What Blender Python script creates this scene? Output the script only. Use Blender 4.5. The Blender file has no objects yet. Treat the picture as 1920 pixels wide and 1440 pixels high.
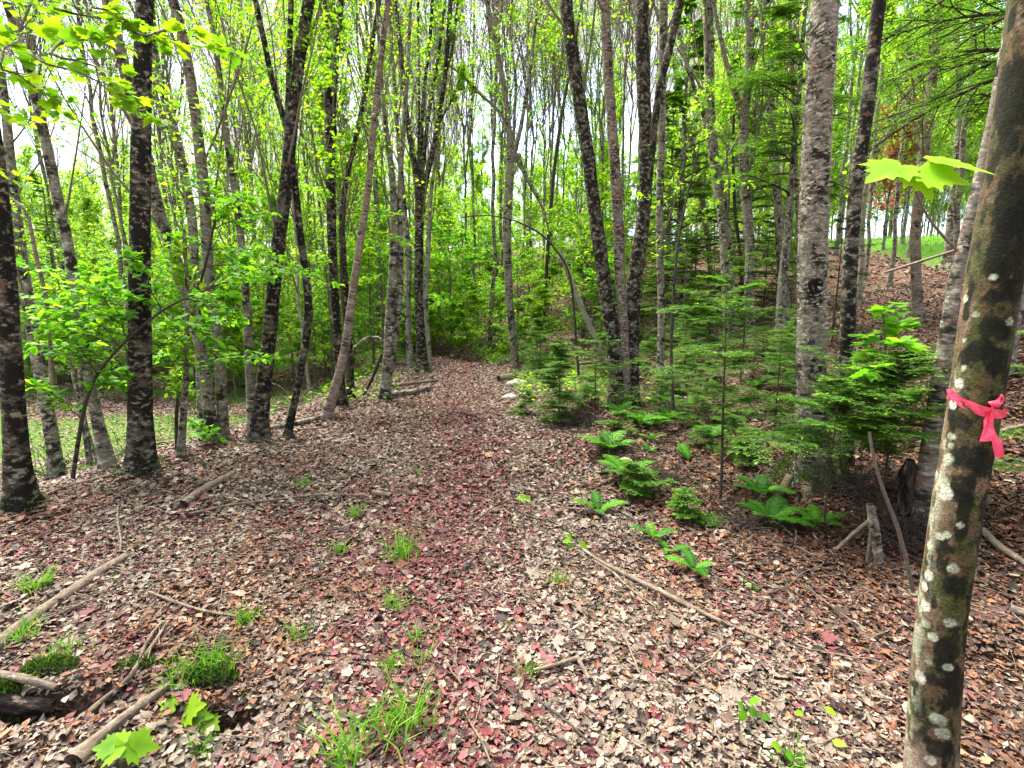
import bpy, math
import numpy as np
from mathutils import Vector

# ------------------------------------------------------------------ camera, world, sun, exposure
SC = bpy.context.scene
COL = SC.collection
R = math.radians
RNG = np.random.default_rng(7)
PITCH = R(9.46)
CAM = np.array([0.0, 0.0, 1.6])
cam = bpy.data.cameras.new("camera"); cam.lens = 18.0; cam.sensor_width = 36.0
cam.clip_start = 0.05; cam.clip_end = 2000
camo = bpy.data.objects.new("camera", cam); COL.objects.link(camo)
camo.location = CAM; camo.rotation_euler = (R(90) - PITCH, 0, 0)
SC.camera = camo

SUN_EL, SUN_AZ = R(58), R(-35)          # azimuth from +Y towards +X
wd = bpy.data.worlds.new("World"); SC.world = wd; wd.use_nodes = True
wn, wl = wd.node_tree.nodes, wd.node_tree.links
wn.clear()
wout = wn.new('ShaderNodeOutputWorld'); bg = wn.new('ShaderNodeBackground')
sky = wn.new('ShaderNodeTexSky'); sky.sky_type = 'NISHITA'; sky.sun_disc = False
sky.sun_elevation = SUN_EL; sky.sun_rotation = SUN_AZ
sky.air_density = 1.0; sky.dust_density = 2.0; sky.ozone_density = 2.0
tcw = wn.new('ShaderNodeTexCoord'); nzw = wn.new('ShaderNodeTexNoise')
nzw.inputs['Scale'].default_value = 2.6; nzw.inputs['Detail'].default_value = 6
crw = wn.new('ShaderNodeValToRGB')
crw.color_ramp.elements[0].position = 0.36; crw.color_ramp.elements[1].position = 0.50
mxw = wn.new('ShaderNodeMix'); mxw.data_type = 'RGBA'
nz2 = wn.new('ShaderNodeTexNoise'); nz2.inputs['Scale'].default_value = 7; nz2.inputs['Detail'].default_value = 5
cr2 = wn.new('ShaderNodeValToRGB'); cr2.color_ramp.elements[0].position = .35; cr2.color_ramp.elements[1].position = .65
cr2.color_ramp.elements[0].color = (.42, .44, .50, 1); cr2.color_ramp.elements[1].color = (1, 1, 1, 1)
sc2 = wn.new('ShaderNodeVectorMath'); sc2.operation = 'SCALE'; sc2.inputs['Scale'].default_value = 2.5   # thin cloud, in the sky's own units
wl.new(tcw.outputs['Generated'], nz2.inputs['Vector']); wl.new(nz2.outputs['Fac'], cr2.inputs['Fac']); wl.new(cr2.outputs['Color'], sc2.inputs[0]); wl.new(sc2.outputs[0], mxw.inputs['B'])
wl.new(tcw.outputs['Generated'], nzw.inputs['Vector']); wl.new(nzw.outputs['Fac'], crw.inputs['Fac'])
wl.new(crw.outputs['Color'], mxw.inputs['Factor']); wl.new(sky.outputs['Color'], mxw.inputs['A'])
wl.new(mxw.outputs['Result'], bg.inputs['Color']); wl.new(bg.outputs['Background'], wout.inputs['Surface'])
bg.inputs['Strength'].default_value = 0.13

sl = bpy.data.lights.new("sun", 'SUN'); sl.energy = 5.0; sl.angle = R(45); sl.color = (1.0, 0.93, 0.80)
so = bpy.data.objects.new("sun", sl); COL.objects.link(so)
sd = Vector((math.sin(SUN_AZ) * math.cos(SUN_EL), math.cos(SUN_AZ) * math.cos(SUN_EL), math.sin(SUN_EL)))
so.rotation_euler = sd.to_track_quat('Z', 'Y').to_euler(); so.location = (0, 0, 30)
SC.view_settings.view_transform = 'Standard'; SC.view_settings.look = 'None'
SC.view_settings.exposure = 2.85; SC.view_settings.gamma = 1.0
SC.cycles.max_bounces = 6; SC.cycles.diffuse_bounces = 3; SC.cycles.glossy_bounces = 1
SC.cycles.transmission_bounces = 4; SC.cycles.transparent_max_bounces = 4
SC.cycles.caustics_reflective = False; SC.cycles.caustics_refractive = False
SC.render.use_persistent_data = False
SC.render.filter_size = 1.15 if hasattr(SC.render, 'filter_size') else 1.5

# ------------------------------------------------------------------ maths helpers
F_PX = 960.0
def ray(px, py):
    r = (np.asarray(px, float) - 960) / F_PX; u = (720 - np.asarray(py, float)) / F_PX
    c, s = math.cos(PITCH), math.sin(PITCH)
    return np.stack([r, c + u * s, -s + u * c], -1)      # unit forward depth
def at_y(px, py, Y):
    d = ray(px, py); return CAM + d * (np.asarray(Y, float) / d[..., 1])[..., None]
def uint_hash(i, j, k, seed):
    h = (i * 374761393 + j * 668265263 + k * 2147483647 + seed * 1274126177) & 0xFFFFFFFF
    h = ((h ^ (h >> 13)) * 1274126177) & 0xFFFFFFFF
    h = ((h ^ (h >> 16)) * 2246822519) & 0xFFFFFFFF
    return ((h ^ (h >> 15)) & 0xFFFFFF) / float(0xFFFFFF)
def vnoise(p, seed=0):
    p = np.asarray(p, float)
    if p.shape[-1] == 2: p = np.concatenate([p, np.zeros(p.shape[:-1] + (1,))], -1)
    i0 = np.floor(p).astype(np.int64); f = p - i0; f = f * f * (3 - 2 * f)
    out = 0
    for a in (0, 1):
        wa = f[..., 0] if a else 1 - f[..., 0]
        for b in (0, 1):
            wb = f[..., 1] if b else 1 - f[..., 1]
            for c in (0, 1):
                wc = f[..., 2] if c else 1 - f[..., 2]
                out = out + wa * wb * wc * uint_hash(i0[..., 0] + a + 5000, i0[..., 1] + b + 5000, i0[..., 2] + c + 5000, seed)
    return out
def fbm(p, seed=0, o=4):
    s = 0; a = .5; q = np.asarray(p, float)
    for k in range(o):
        s = s + a * vnoise(q, seed + k); q = q * 2.03; a *= .5
    return s / (1 - .5 ** o)
def sstep(a, b, x):
    t = np.clip((x - a) / (b - a), 0, 1); return t * t * (3 - 2 * t)

# ------------------------------------------------------------------ terrain
def trail_c(y):
    return np.interp(y, [-5, 0, 4, 8, 12, 17, 24, 60], [.05, 0, -.35, -.7, -1.1, -2.6, -8, -30])
def left_edge(y):
    return np.interp(y, [-5, 0, 4, 6, 8, 12, 30], [-3.9, -3.9, -3.3, -2.55, -1.7, -1.2, -1.2])
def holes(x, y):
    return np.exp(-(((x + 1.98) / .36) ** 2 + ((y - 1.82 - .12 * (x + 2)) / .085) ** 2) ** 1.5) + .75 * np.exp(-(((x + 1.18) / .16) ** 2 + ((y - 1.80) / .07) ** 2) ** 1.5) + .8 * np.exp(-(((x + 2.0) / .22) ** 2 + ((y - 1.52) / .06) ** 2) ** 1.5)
def bank_soil(x, y):
    u = x - trail_c(y); p = np.stack([x, y], -1)
    return sstep(1.15, 1.5, u) * (1 - sstep(3.2, 4.5, u)) * sstep(2.6, 3.6, y) * (1 - sstep(9, 12, y)) * sstep(.47, .60, fbm(p * 3.2, 88, 4))
def terrain(x, y):
    x = np.asarray(x, float); y = np.asarray(y, float)
    u = x - trail_c(y)
    v = u - 2.1
    hr = .235 * np.where(v > 0, np.sqrt(v * v + .35) - .59, 0)
    hr = np.where(hr > 2.6, 2.6 + 1.0 * np.tanh((hr - 2.6) / 1.0), hr)
    hr = hr * (1 - .25 * sstep(30, 60, y))
    w = left_edge(y) - .35 - u
    hl = -.62 * sstep(0, 2.2, w) + 2.2 * sstep(13, 34, w)
    hf = 3.2 * sstep(16, 60, y) + .35 * sstep(14, 19, y) + 5 * sstep(60, 130, y)
    p = np.stack([x, y], -1)
    n = .10 * (fbm(p * .55, 3, 3) - .5) + .045 * (fbm(p * 2.3, 9, 2) - .5)
    rough = (.22 * (fbm(p * 1.3, 21, 3) - .5) + .10 * (fbm(p * 4.1, 22, 3) - .5)) * sstep(.2, 1.2, v + .5) + .15 * np.exp(-((v + .45 + .15 * np.sin(y * 1.7)) / .30) ** 2) * sstep(3.5, 5, y) * (1 - sstep(10, 13, y))
    hollow = -.24 * holes(x, y)
    camber = .05 * np.exp(-((u + .15) / .35) ** 2) - .035 * np.exp(-((np.abs(u + .1) - .75) / .3) ** 2)
    return hr + hl + hf + n + rough + hollow + camber * (y > -3) - .03
def th(x, y): return float(terrain(np.array([x]), np.array([y]))[0])
TT = np.concatenate([np.arange(.8, 14, .012), np.arange(14, 90, .05)])
def ground(px, py):
    d = ray(px, py); P = CAM + d * TT[:, None]
    below = P[:, 2] < terrain(P[:, 0], P[:, 1])
    i = int(np.argmax(below)) if below.any() else len(TT) - 1
    return P[i]

# ------------------------------------------------------------------ mesh helpers
def mesh_obj(name, V, faces, mat, parent=None, attrs=None, smooth=False, loc=None):
    V = np.ascontiguousarray(V, dtype=np.float32)
    if loc is not None: V = V - np.asarray(loc, np.float32)
    me = bpy.data.meshes.new(name)
    faces = [np.asarray(f, np.int32) for f in faces if len(f)]
    nl = sum(f.size for f in faces); nf = sum(len(f) for f in faces)
    me.vertices.add(len(V)); me.vertices.foreach_set('co', V.ravel())
    me.loops.add(nl); me.polygons.add(nf)
    me.loops.foreach_set('vertex_index', np.concatenate([f.ravel() for f in faces]))
    tot = np.concatenate([np.full(len(f), f.shape[1], np.int32) for f in faces])
    start = np.concatenate([[0], np.cumsum(tot)[:-1]]).astype(np.int32)
    me.polygons.foreach_set('loop_start', start)
    me.polygons.foreach_set('loop_total', tot)
    if smooth: me.polygons.foreach_set('use_smooth', np.ones(nf, bool))
    for k, a in (attrs or {}).items():
        a = np.asarray(a, np.float32)
        if a.ndim == 1:
            t = me.attributes.new(k, 'FLOAT', 'POINT'); t.data.foreach_set('value', a)
        elif a.shape[1] == 4:
            t = me.attributes.new(k, 'FLOAT_COLOR', 'POINT'); t.data.foreach_set('color', a.ravel())
        else:
            t = me.attributes.new(k, 'FLOAT_VECTOR', 'POINT'); t.data.foreach_set('vector', a.ravel())
    me.update(calc_edges=True)
    if mat is not None: me.materials.append(mat)
    o = bpy.data.objects.new(name, me); COL.objects.link(o)
    if loc is not None and parent is None: o.location = loc
    if parent is not None: o.parent = parent
    return o
def tag(o, label=None, cat=None, group=None, kind=None):
    if label: o['label'] = label
    if cat: o['category'] = cat
    if group: o['group'] = group
    if kind: o['kind'] = kind
    return o
def empty(name, loc, label=None, cat=None, group=None, rz=0, s=1):
    o = bpy.data.objects.new(name, None); COL.objects.link(o); o.location = loc
    o.rotation_euler = (0, 0, rz); o.scale = (s, s, s); o.empty_display_size = .2
    return tag(o, label, cat, group)
def copy_tree(o):
    c = o.copy(); COL.objects.link(c)
    for ch in KIDS.get(o.name, []):
        k = ch.copy(); COL.objects.link(k); k.parent = c
    return c
KIDS = {}

def unit(a): return a / (np.linalg.norm(a, axis=-1, keepdims=True) + 1e-12)
def tubes(P, Rd, sides=4, cap=False):
    """P (T,n,3) paths, Rd (T,n) radii -> verts, quads, tc attribute"""
    P = np.asarray(P, float); Rd = np.asarray(Rd, float)
    if P.ndim == 2: P = P[None]; Rd = Rd[None]
    T, n, _ = P.shape
    tan = np.gradient(P, axis=1); tan = unit(tan)
    ref = np.zeros_like(tan); mt = np.abs(unit(P[:, -1] - P[:, 0])[:, 2]) > .8
    ref[..., 2] = 1; ref[mt] = (1, 0, 0)
    a = unit(np.cross(ref, tan)); b = np.cross(tan, a)
    th_ = np.arange(sides) / sides * 2 * np.pi
    ring = a[:, :, None] * np.cos(th_)[None, None, :, None] + b[:, :, None] * np.sin(th_)[None, None, :, None]
    V = P[:, :, None] + ring * Rd[:, :, None, None]
    seg = np.linalg.norm(np.diff(P, axis=1), axis=-1); s = np.concatenate([np.zeros((T, 1)), np.cumsum(seg, 1)], 1)
    rm = Rd.mean(1)[:, None, None]
    tc = np.stack(np.broadcast_arrays(np.cos(th_) * rm, np.sin(th_) * rm, s[:, :, None] + np.arange(T)[:, None, None] * 3.7), -1)
    i = np.arange(n - 1)[:, None]; j = np.arange(sides)[None]
    q = np.stack([i * sides + j, i * sides + (j + 1) % sides, (i + 1) * sides + (j + 1) % sides, (i + 1) * sides + j], -1).reshape(-1, 4)
    Q = (np.arange(T)[:, None, None] * n * sides + q[None]).reshape(-1, 4)
    return V.reshape(-1, 3), Q, tc.reshape(-1, 3)
def join(parts):
    """list of (V, F, A) with same face width -> merged"""
    V = []; Fc = []; A = []; o = 0
    for v, f, a in parts:
        if len(v) == 0: continue
        V.append(v); Fc.append(f + o); A.append(a); o += len(v)
    return np.concatenate(V), np.concatenate(Fc), np.concatenate(A)
def smooth_path(pts, n):
    pts = np.asarray(pts, float)
    d = np.concatenate([[0], np.cumsum(np.linalg.norm(np.diff(pts[:, :3], axis=0), axis=1))])
    t = np.linspace(0, d[-1], n)
    lin = np.stack([np.interp(t, d, pts[:, k]) for k in range(pts.shape[1])], -1)
    k = max(1, n // (len(pts) * 2))
    ker = np.ones(2 * k + 1) / (2 * k + 1)
    pad = np.concatenate([2 * lin[:1] - lin[k:0:-1], lin, 2 * lin[-1:] - lin[-2:-k - 2:-1]]) if n > k + 1 else lin
    out = np.stack([np.convolve(pad[:, c], ker, 'valid') for c in range(pts.shape[1])], -1)
    return out if len(out) == n else lin

# branching by levels
def kids(P, Rd, per, lo, hi, a0, a1, lf, up, n=6, rng=RNG, planar=False, taper=.55, rfac=.55, wob=.08, minlen=.05):
    P = np.asarray(P); T, m, _ = P.shape
    idx = np.repeat(np.arange(T), per); N = len(idx)
    k = np.tile(np.arange(per), T)
    t = lo + (hi - lo) * ((k + rng.random(N)) / per)
    fi = t * (m - 1); i0 = np.minimum(fi.astype(int), m - 2); f = (fi - i0)[:, None]
    p = P[idx, i0] * (1 - f) + P[idx, i0 + 1] * f
    r = Rd[idx, i0] * (1 - f[:, 0]) + Rd[idx, i0 + 1] * f[:, 0]
    d = unit(P[idx, i0 + 1] - P[idx, i0])
    if planar:
        side = unit(np.cross(d, np.array([0, 0, 1.0])) + 1e-6); sg = np.where(k % 2 == 0, 1, -1)[:, None]
        q = unit(side * sg + rng.normal(0, .10, (N, 3)))
    else:
        q = rng.normal(size=(N, 3)); q = unit(q - d * (q * d).sum(-1, keepdims=True))
    an = (a0 + (a1 - a0) * rng.random(N))[:, None]
    dr = np.cos(an) * d + np.sin(an) * q
    L = np.linalg.norm(P[:, -1] - P[:, 0], axis=-1)[idx]
    ln = np.maximum(L * lf * (1 - .55 * (t - lo) / max(hi - lo, 1e-6)) * (.65 + .7 * rng.random(N)), minlen)
    Q = np.empty((N, n, 3)); Q[:, 0] = p; cur = dr; step = (ln / (n - 1))[:, None]
    for s in range(1, n):
        cur = unit(cur + np.array([0, 0, 1.0]) * up / n + rng.normal(0, wob, (N, 3)))
        Q[:, s] = Q[:, s - 1] + cur * step
    r0 = r * rfac; rr = r0[:, None] * (1 - taper * np.linspace(0, 1, n))[None]
    return Q, rr

# leaf templates : (verts k,3), faces.   y = towards tip, z = normal
def tmpl_simple():
    return np.array([[0, 0, 0], [-.33, .45, .07], [0, 1, -.04], [.33, .45, .07]]), np.array([[0, 1, 2, 3]])
def tmpl_ovate():
    v = np.array([[0, 0, 0], [0, .35, 0], [0, .72, -.03], [0, 1.05, -.12], [-.26, .22, .05], [-.33, .5, .06], [-.2, .8, 0], [.26, .22, .05], [.33, .5, .06], [.2, .8, 0]])
    f = np.array([[0, 4, 1, 1], [4, 5, 2, 1], [5, 6, 3, 2], [0, 1, 7, 7], [1, 2, 8, 7], [2, 3, 9, 8]])
    f = [(0, 1, 4), (1, 2, 5), (1, 5, 4), (2, 3, 6), (2, 6, 5), (0, 7, 1), (1, 7, 8), (1, 8, 2), (2, 8, 9), (2, 9, 3)]
    return v, np.array(f)
def tmpl_maple():
    o = [(0, 0), (.18, -.10), (.45, .0), (.40, .12), (.62, .30), (.50, .38), (.60, .62), (.40, .55), (.30, .58), (.34, .74), (.18, .72), (.12, .92), (0, 1.1)]
    pts = o + [(-x, y) for x, y in o[-2:0:-1]]
    v = [(0, .30, 0)] + [(x, y, -.10 * (x * x + (y - .3) ** 2) + .10 * abs(x)) for x, y in pts]
    n = len(pts)
    return np.array(v, float), np.array([(0, 1 + i, 1 + (i + 1) % n) for i in range(n)])
def tmpl_litter():
    v = []; w = [.03, .24, .32, .20, .01]; ys = [0, .25, .55, .82, 1.05]
    for i, (wi, y) in enumerate(zip(w, ys)):
        for s in (-1, 0, 1):
            v.append((s * wi * (1 + (.08 if (i + s) % 2 else -.06)), y + .02 * s * (i % 2), .13 * s * s * (1 if i in (1, 2, 3) else .3) + .20 * (y - .5) ** 2 + (.02 * s if i % 2 else -.02 * s)))
    f = []
    for i in range(4):
        for j in range(2): f.append((i * 3 + j, i * 3 + j + 1, i * 3 + j + 4, i * 3 + j + 3))
    return np.array(v, float), np.array(f)
def place(tmpl, P, Fw, Nm, S, jit=None, curl=None):
    v, f = tmpl
    Fw = unit(Fw); Nm = unit(Nm - Fw * (Nm * Fw).sum(-1, keepdims=True)); Sd = np.cross(Fw, Nm)
    N = len(P); S = np.broadcast_to(S, (N,))
    vv = np.broadcast_to(v, (N,) + v.shape).copy()
    if jit is not None: vv = vv * jit[:, None, :]
    if curl is not None: vv[..., 2] += curl[:, None] * (vv[..., 1] - .4) ** 2
    V = P[:, None] + S[:, None, None] * (vv[..., 0:1] * Sd[:, None] + vv[..., 1:2] * Fw[:, None] + vv[..., 2:3] * Nm[:, None])
    Fc = (np.arange(N)[:, None, None] * len(v) + f[None]).reshape(-1, f.shape[1])
    return V.reshape(-1, 3), Fc, len(v)
def leaves_obj(name, tmpl, P, Fw, Nm, S, mat, parent, rng=RNG, rnd=None, **k):
    V, Fc, m = place(tmpl, P, Fw, Nm, S, **k)
    r = rng.random(len(P)) if rnd is None else rnd
    return mesh_obj(name, V, [Fc], mat, parent, {'rnd': np.repeat(r, m)})

# ------------------------------------------------------------------ materials
class NT:
    def __init__(s, name):
        s.m = bpy.data.materials.new(name); s.m.use_nodes = True
        s.n = s.m.node_tree.nodes; s.l = s.m.node_tree.links; s.n.clear()
        s.out = s.n.new('ShaderNodeOutputMaterial')
    def add(s, t, **kw):
        n = s.n.new(t)
        for k, v in kw.items(): setattr(n, k, v)
        return n
    def link(s, a, b): s.l.new(a, b)
    def attr(s, name):
        return s.add('ShaderNodeAttribute', attribute_name=name)
    def ramp(s, fac, stops, interp='LINEAR'):
        r = s.add('ShaderNodeValToRGB'); cr = r.color_ramp; cr.interpolation = interp
        while len(cr.elements) < len(stops): cr.elements.new(.5)
        for e, (p, c) in zip(cr.elements, stops):
            e.position = p; e.color = (c, c, c, 1) if isinstance(c, (int, float)) else (*c, 1)
        s.link(fac, r.inputs['Fac']); return r.outputs['Color']
    def noise(s, vec, scale, detail=4, rough=.55, w=None):
        n = s.add('ShaderNodeTexNoise'); n.inputs['Scale'].default_value = scale
        n.inputs['Detail'].default_value = detail; n.inputs['Roughness'].default_value = rough
        if vec is not None: s.link(vec, n.inputs['Vector'])
        return n.outputs['Fac']
    def vmap(s, vec, sc=(1, 1, 1)):
        m = s.add('ShaderNodeMapping'); m.inputs['Scale'].default_value = sc
        s.link(vec, m.inputs['Vector']); return m.outputs['Vector']
    def mix(s, f, a, b, mode='MIX'):
        m = s.add('ShaderNodeMix', data_type='RGBA', blend_type=mode)
        for i, x in (('Factor', f), ('A', a), ('B', b)):
            if isinstance(x, (int, float)): m.inputs[i].default_value = x if i == 'Factor' else (x, x, x, 1)
            elif isinstance(x, tuple): m.inputs[i].default_value = (*x, 1)
            else: s.link(x, m.inputs[i])
        return m.outputs['Result']
    def bsdf(s, col, rough=.8, bump=None, bstr=.5, bdist=.01, spec=.3):
        b = s.add('ShaderNodeBsdfPrincipled'); b.inputs['Roughness'].default_value = rough
        b.inputs['Specular IOR Level'].default_value = spec
        if isinstance(col, tuple): b.inputs['Base Color'].default_value = (*col, 1)
        else: s.link(col, b.inputs['Base Color'])
        if bump is not None:
            bm = s.add('ShaderNodeBump'); bm.inputs['Strength'].default_value = bstr; bm.inputs['Distance'].default_value = bdist
            s.link(bump, bm.inputs['Height']); s.link(bm.outputs['Normal'], b.inputs['Normal'])
        return b
    def done(s, sh): s.link(sh, s.out.inputs['Surface']); return s.m

def leaf_mat(name, stops, trans=.5, tint=(1.0, 1.0, .5)):
    t = NT(name); c = t.ramp(t.attr('rnd').outputs['Fac'], stops)
    b = t.bsdf(c, .55, spec=.25)
    tr = t.add('ShaderNodeBsdfTranslucent'); t.link(t.mix(1.0, c, tint, 'MULTIPLY'), tr.inputs['Color'])
    mx = t.add('ShaderNodeMixShader'); mx.inputs[0].default_value = trans
    t.link(b.outputs[0], mx.inputs[1]); t.link(tr.outputs[0], mx.inputs[2])
    return t.done(mx.outputs[0])

def bark_mat(name, base, dark, pale, red=(.16, .07, .05), moss=None, fine=60, aniso=.45, darkness=.5, palecut=.60, redcut=.68, bstr=.9, lines=0.0, moss_cut=.6):
    """tc attribute is in metres round and along the stem"""
    t = NT(name)
    tc = t.attr('tc').outputs['Vector']
    oi = t.add('ShaderNodeObjectInfo'); sc = t.add('ShaderNodeVectorMath', operation='SCALE')
    cb = t.add('ShaderNodeCombineXYZ'); t.link(oi.outputs['Random'], cb.inputs[2]); t.link(cb.outputs[0], sc.inputs[0]); sc.inputs['Scale'].default_value = 37.0
    ad = t.add('ShaderNodeVectorMath', operation='ADD'); t.link(tc, ad.inputs[0]); t.link(sc.outputs[0], ad.inputs[1])
    v = ad.outputs[0]
    va = t.vmap(v, (1, 1, 1 / aniso)); vb = t.vmap(v, (1, 1, .55))
    n1 = t.noise(va, fine, 6, .68); n2 = t.noise(vb, 11, 4, .6); n3 = t.noise(v, 4.5, 3, .5); n4 = t.noise(va, fine * .45, 4, .7)
    c = t.ramp(n1, [(.32, tuple(x * .45 for x in base)), (.5, base), (.66, tuple(min(1, x * 1.45) for x in base))])
    dk = t.ramp(t.mix(.5, n2, n4), [(darkness - .05, 1.0), (darkness + .03, 0.0)])
    c = t.mix(dk, c, dark)
    c = t.mix(t.ramp(n4, [(palecut, 0.0), (palecut + .05, 1.0)]), c, pale)
    c = t.mix(t.ramp(t.noise(vb, 14, 3, .6), [(redcut, 0.0), (redcut + .05, .8)]), c, red)
    if moss:
        sx = t.add('ShaderNodeSeparateXYZ'); t.link(tc, sx.inputs[0])
        c = t.mix(t.ramp(t.mix(.35, n3, n1), [(moss_cut, 0.0), (moss_cut + .06, 1.0)]), c, moss)
    h = t.mix(.5, n1, n4)
    if lines:
        ln = t.noise(t.vmap(v, (4, 4, 26)), 4, 5, .7)
        c = t.mix(t.ramp(ln, [(.34, lines), (.46, 0.0)]), c, tuple(x * .8 for x in dark))
        h = t.mix(.3, h, ln)
    b = t.bsdf(c, .9, h, bstr, .03, .15)
    return t.done(b.outputs[0])

M = {}
M['leaf_lime'] = leaf_mat('spring_leaf', [(0, (.05, .17, .008)), (.35, (.13, .33, .012)), (.7, (.26, .50, .015)), (.9, (.38, .58, .02)), (1, (.46, .52, .06))], .62)
M['leaf_beech'] = leaf_mat('beech_leaf', [(0, (.05, .19, .012)), (.4, (.12, .38, .018)), (.8, (.24, .53, .02)), (1, (.34, .60, .03))], .62)
M['leaf_maple'] = leaf_mat('maple_leaf', [(0, (.09, .24, .012)), (.5, (.20, .42, .012)), (1, (.34, .50, .02))], .5)
M['leaf_pale'] = leaf_mat('distant_leaf', [(0, (.09, .22, .02)), (.5, (.24, .46, .035)), (1, (.40, .58, .08))], .62)
M['leaf_red'] = leaf_mat('red_leaf', [(0, (.25, .06, .05)), (1, (.42, .16, .12))], .4)
M['bud'] = leaf_mat('red_bud', [(0, (.10, .07, .05)), (1, (.22, .13, .09))], .2)
M['needle'] = leaf_mat('hemlock_needle', [(0, (.03, .095, .015)), (.4, (.085, .22, .025)), (.7, (.20, .38, .035)), (1, (.36, .54, .05))], .55)
M['needle_dark'] = leaf_mat('dark_needle', [(0, (.015, .055, .012)), (.5, (.04, .13, .02)), (1, (.15, .32, .04))], .45)
M['fern'] = leaf_mat('fern_green', [(0, (.04, .18, .012)), (1, (.13, .38, .02))], .4)
M['grass'] = leaf_mat('grass_blade', [(0, (.05, .20, .012)), (.6, (.12, .36, .02)), (.9, (.25, .42, .05)), (1, (.40, .34, .16))], .4)
M['moss'] = leaf_mat('moss_green', [(0, (.01, .03, .004)), (.6, (.05, .11, .01)), (1, (.12, .22, .02))], .2)

M['bark_dark'] = bark_mat('dark_bark', (.088, .078, .060), (.012, .011, .009), (.21, .195, .15), darkness=.53, palecut=.56, redcut=.64, fine=52, aniso=1.0)
M['bark_grey'] = bark_mat('grey_bark', (.185, .17, .14), (.022, .020, .017), (.40, .38, .33), moss=(.10, .13, .04), darkness=.48, palecut=.57, redcut=.64, fine=50, aniso=1.1)
M['bark_birch'] = bark_mat('yellow_birch_bark', (.185, .165, .135), (.022, .020, .016), (.37, .345, .30), darkness=.475, palecut=.57, redcut=.63, aniso=.75, fine=46, lines=.45)
M['bark_red'] = bark_mat('reddish_bark', (.165, .138, .112), (.03, .024, .019), (.34, .30, .25), red=(.19, .10, .075), darkness=.48, palecut=.55, redcut=.57, aniso=.6, fine=50, bstr=1.0)
M['bark_white'] = bark_mat('white_birch_bark', (.22, .175, .14), (.03, .025, .022), (.34, .30, .25), red=(.19, .11, .08), darkness=.45, palecut=.56, redcut=.58, aniso=.35, fine=34, bstr=.8, lines=1.0)
M['bark_far'] = bark_mat('pale_grey_bark', (.23, .22, .17), (.05, .048, .036), (.40, .39, .32), moss=(.11, .15, .05), darkness=.46, palecut=.60, fine=30, bstr=.5)
M['twig'] = bark_mat('twig_bark', (.12, .10, .08), (.03, .025, .02), (.26, .23, .2), darkness=.40, fine=80, bstr=.3)
M['twig_dark'] = bark_mat('dark_twig_bark', (.05, .042, .035), (.01, .01, .01), (.16, .14, .12), darkness=.45, fine=80, bstr=.3)
M['dead_wood'] = bark_mat('dead_wood', (.165, .13, .10), (.035, .028, .02), (.30, .26, .21), darkness=.40, palecut=.6, fine=50, aniso=2.2)
M['dark_wood'] = bark_mat('rotting_wood', (.06, .045, .035), (.01, .008, .007), (.16, .13, .10), darkness=.52, fine=50, aniso=2.5)
M['root'] = bark_mat('birch_root_bark', (.20, .165, .11), (.03, .025, .018), (.34, .29, .21), darkness=.36, aniso=.12, fine=40, lines=.9, moss=(.05, .08, .02), moss_cut=.50)
# ------------------------------------------------------------------ ground
def lawn_mask(x, y):
    e = x - (11.0 + .7 * np.sin(y * .45)) ; return sstep(0, .9, e) * sstep(8.5, 10.5, y)
def grass_zone(x, y):
    p = np.stack([x, y], -1); w = left_edge(y) - .5 - (x - trail_c(y))
    a = sstep(.5, 1.4, w) * sstep(.40, .50, fbm(p * np.array([.35, .9]) + 4, 55, 3)) * (1 - sstep(9, 12, w))
    b = sstep(8.5, 10.5, y) * sstep(.46, .56, fbm(p * 1.1, 77, 3)) * sstep(-4.2, -3, x - trail_c(y)) * (1 - sstep(2.2, 3.6, x - trail_c(y))) * sstep(.75, 1.1, np.abs(x - trail_c(y) + .1))
    return np.clip(a + b * .85, 0, 1)
def nonuni(lo, hi, n, k):
    t = np.linspace(-1, 1, n); s = np.sinh(k * t) / math.sinh(k)
    return np.where(s < 0, -s * lo, s * hi)
gx = nonuni(-420, 420, 440, 6.6) - .6; gy = nonuni(-60, 480, 560, 6.6) + 1.7
GX, GY = np.meshgrid(gx, gy); NX, NY = len(gx), len(gy)
gv = np.stack([GX.ravel(), GY.ravel(), terrain(GX.ravel(), GY.ravel())], -1)
i = (np.arange(NY - 1)[:, None] * NX + np.arange(NX - 1)[None]).ravel()
gf = np.stack([i, i + 1, i + NX + 1, i + NX], -1)
t = NT('forest_floor')
geo = t.add('ShaderNodeNewGeometry'); pos = geo.outputs['Position']
n1 = t.noise(pos, 26, 6, .7); n2 = t.noise(pos, 2.2, 3, .5); n3 = t.noise(pos, 60, 4, .7)
c = t.ramp(n1, [(.30, (.018, .012, .009)), (.46, (.075, .045, .032)), (.56, (.20, .135, .10)), (.70, (.40, .31, .26))])
c = t.mix(t.ramp(n2, [(.45, 0.0), (.6, .6)]), c, t.ramp(n3, [(.35, (.03, .015, .012)), (.6, (.19, .085, .06)), (.75, (.34, .18, .12))]))
gr = t.ramp(n3, [(.3, (.03, .09, .012)), (.55, (.09, .22, .02)), (.75, (.20, .36, .04))])
c = t.mix(t.attr('green').outputs['Fac'], c, gr)
c = t.mix(t.attr('soil_shade').outputs['Fac'], c, t.ramp(n3, [(.3, (.006, .005, .004)), (.7, (.028, .020, .015))]))
b = t.bsdf(c, .95, t.mix(.5, n1, n3), .9, .05, .1)
t.done(b.outputs[0])
green = np.clip(lawn_mask(gv[:, 0], gv[:, 1]) + .75 * grass_zone(gv[:, 0], gv[:, 1]), 0, 1)
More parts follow.
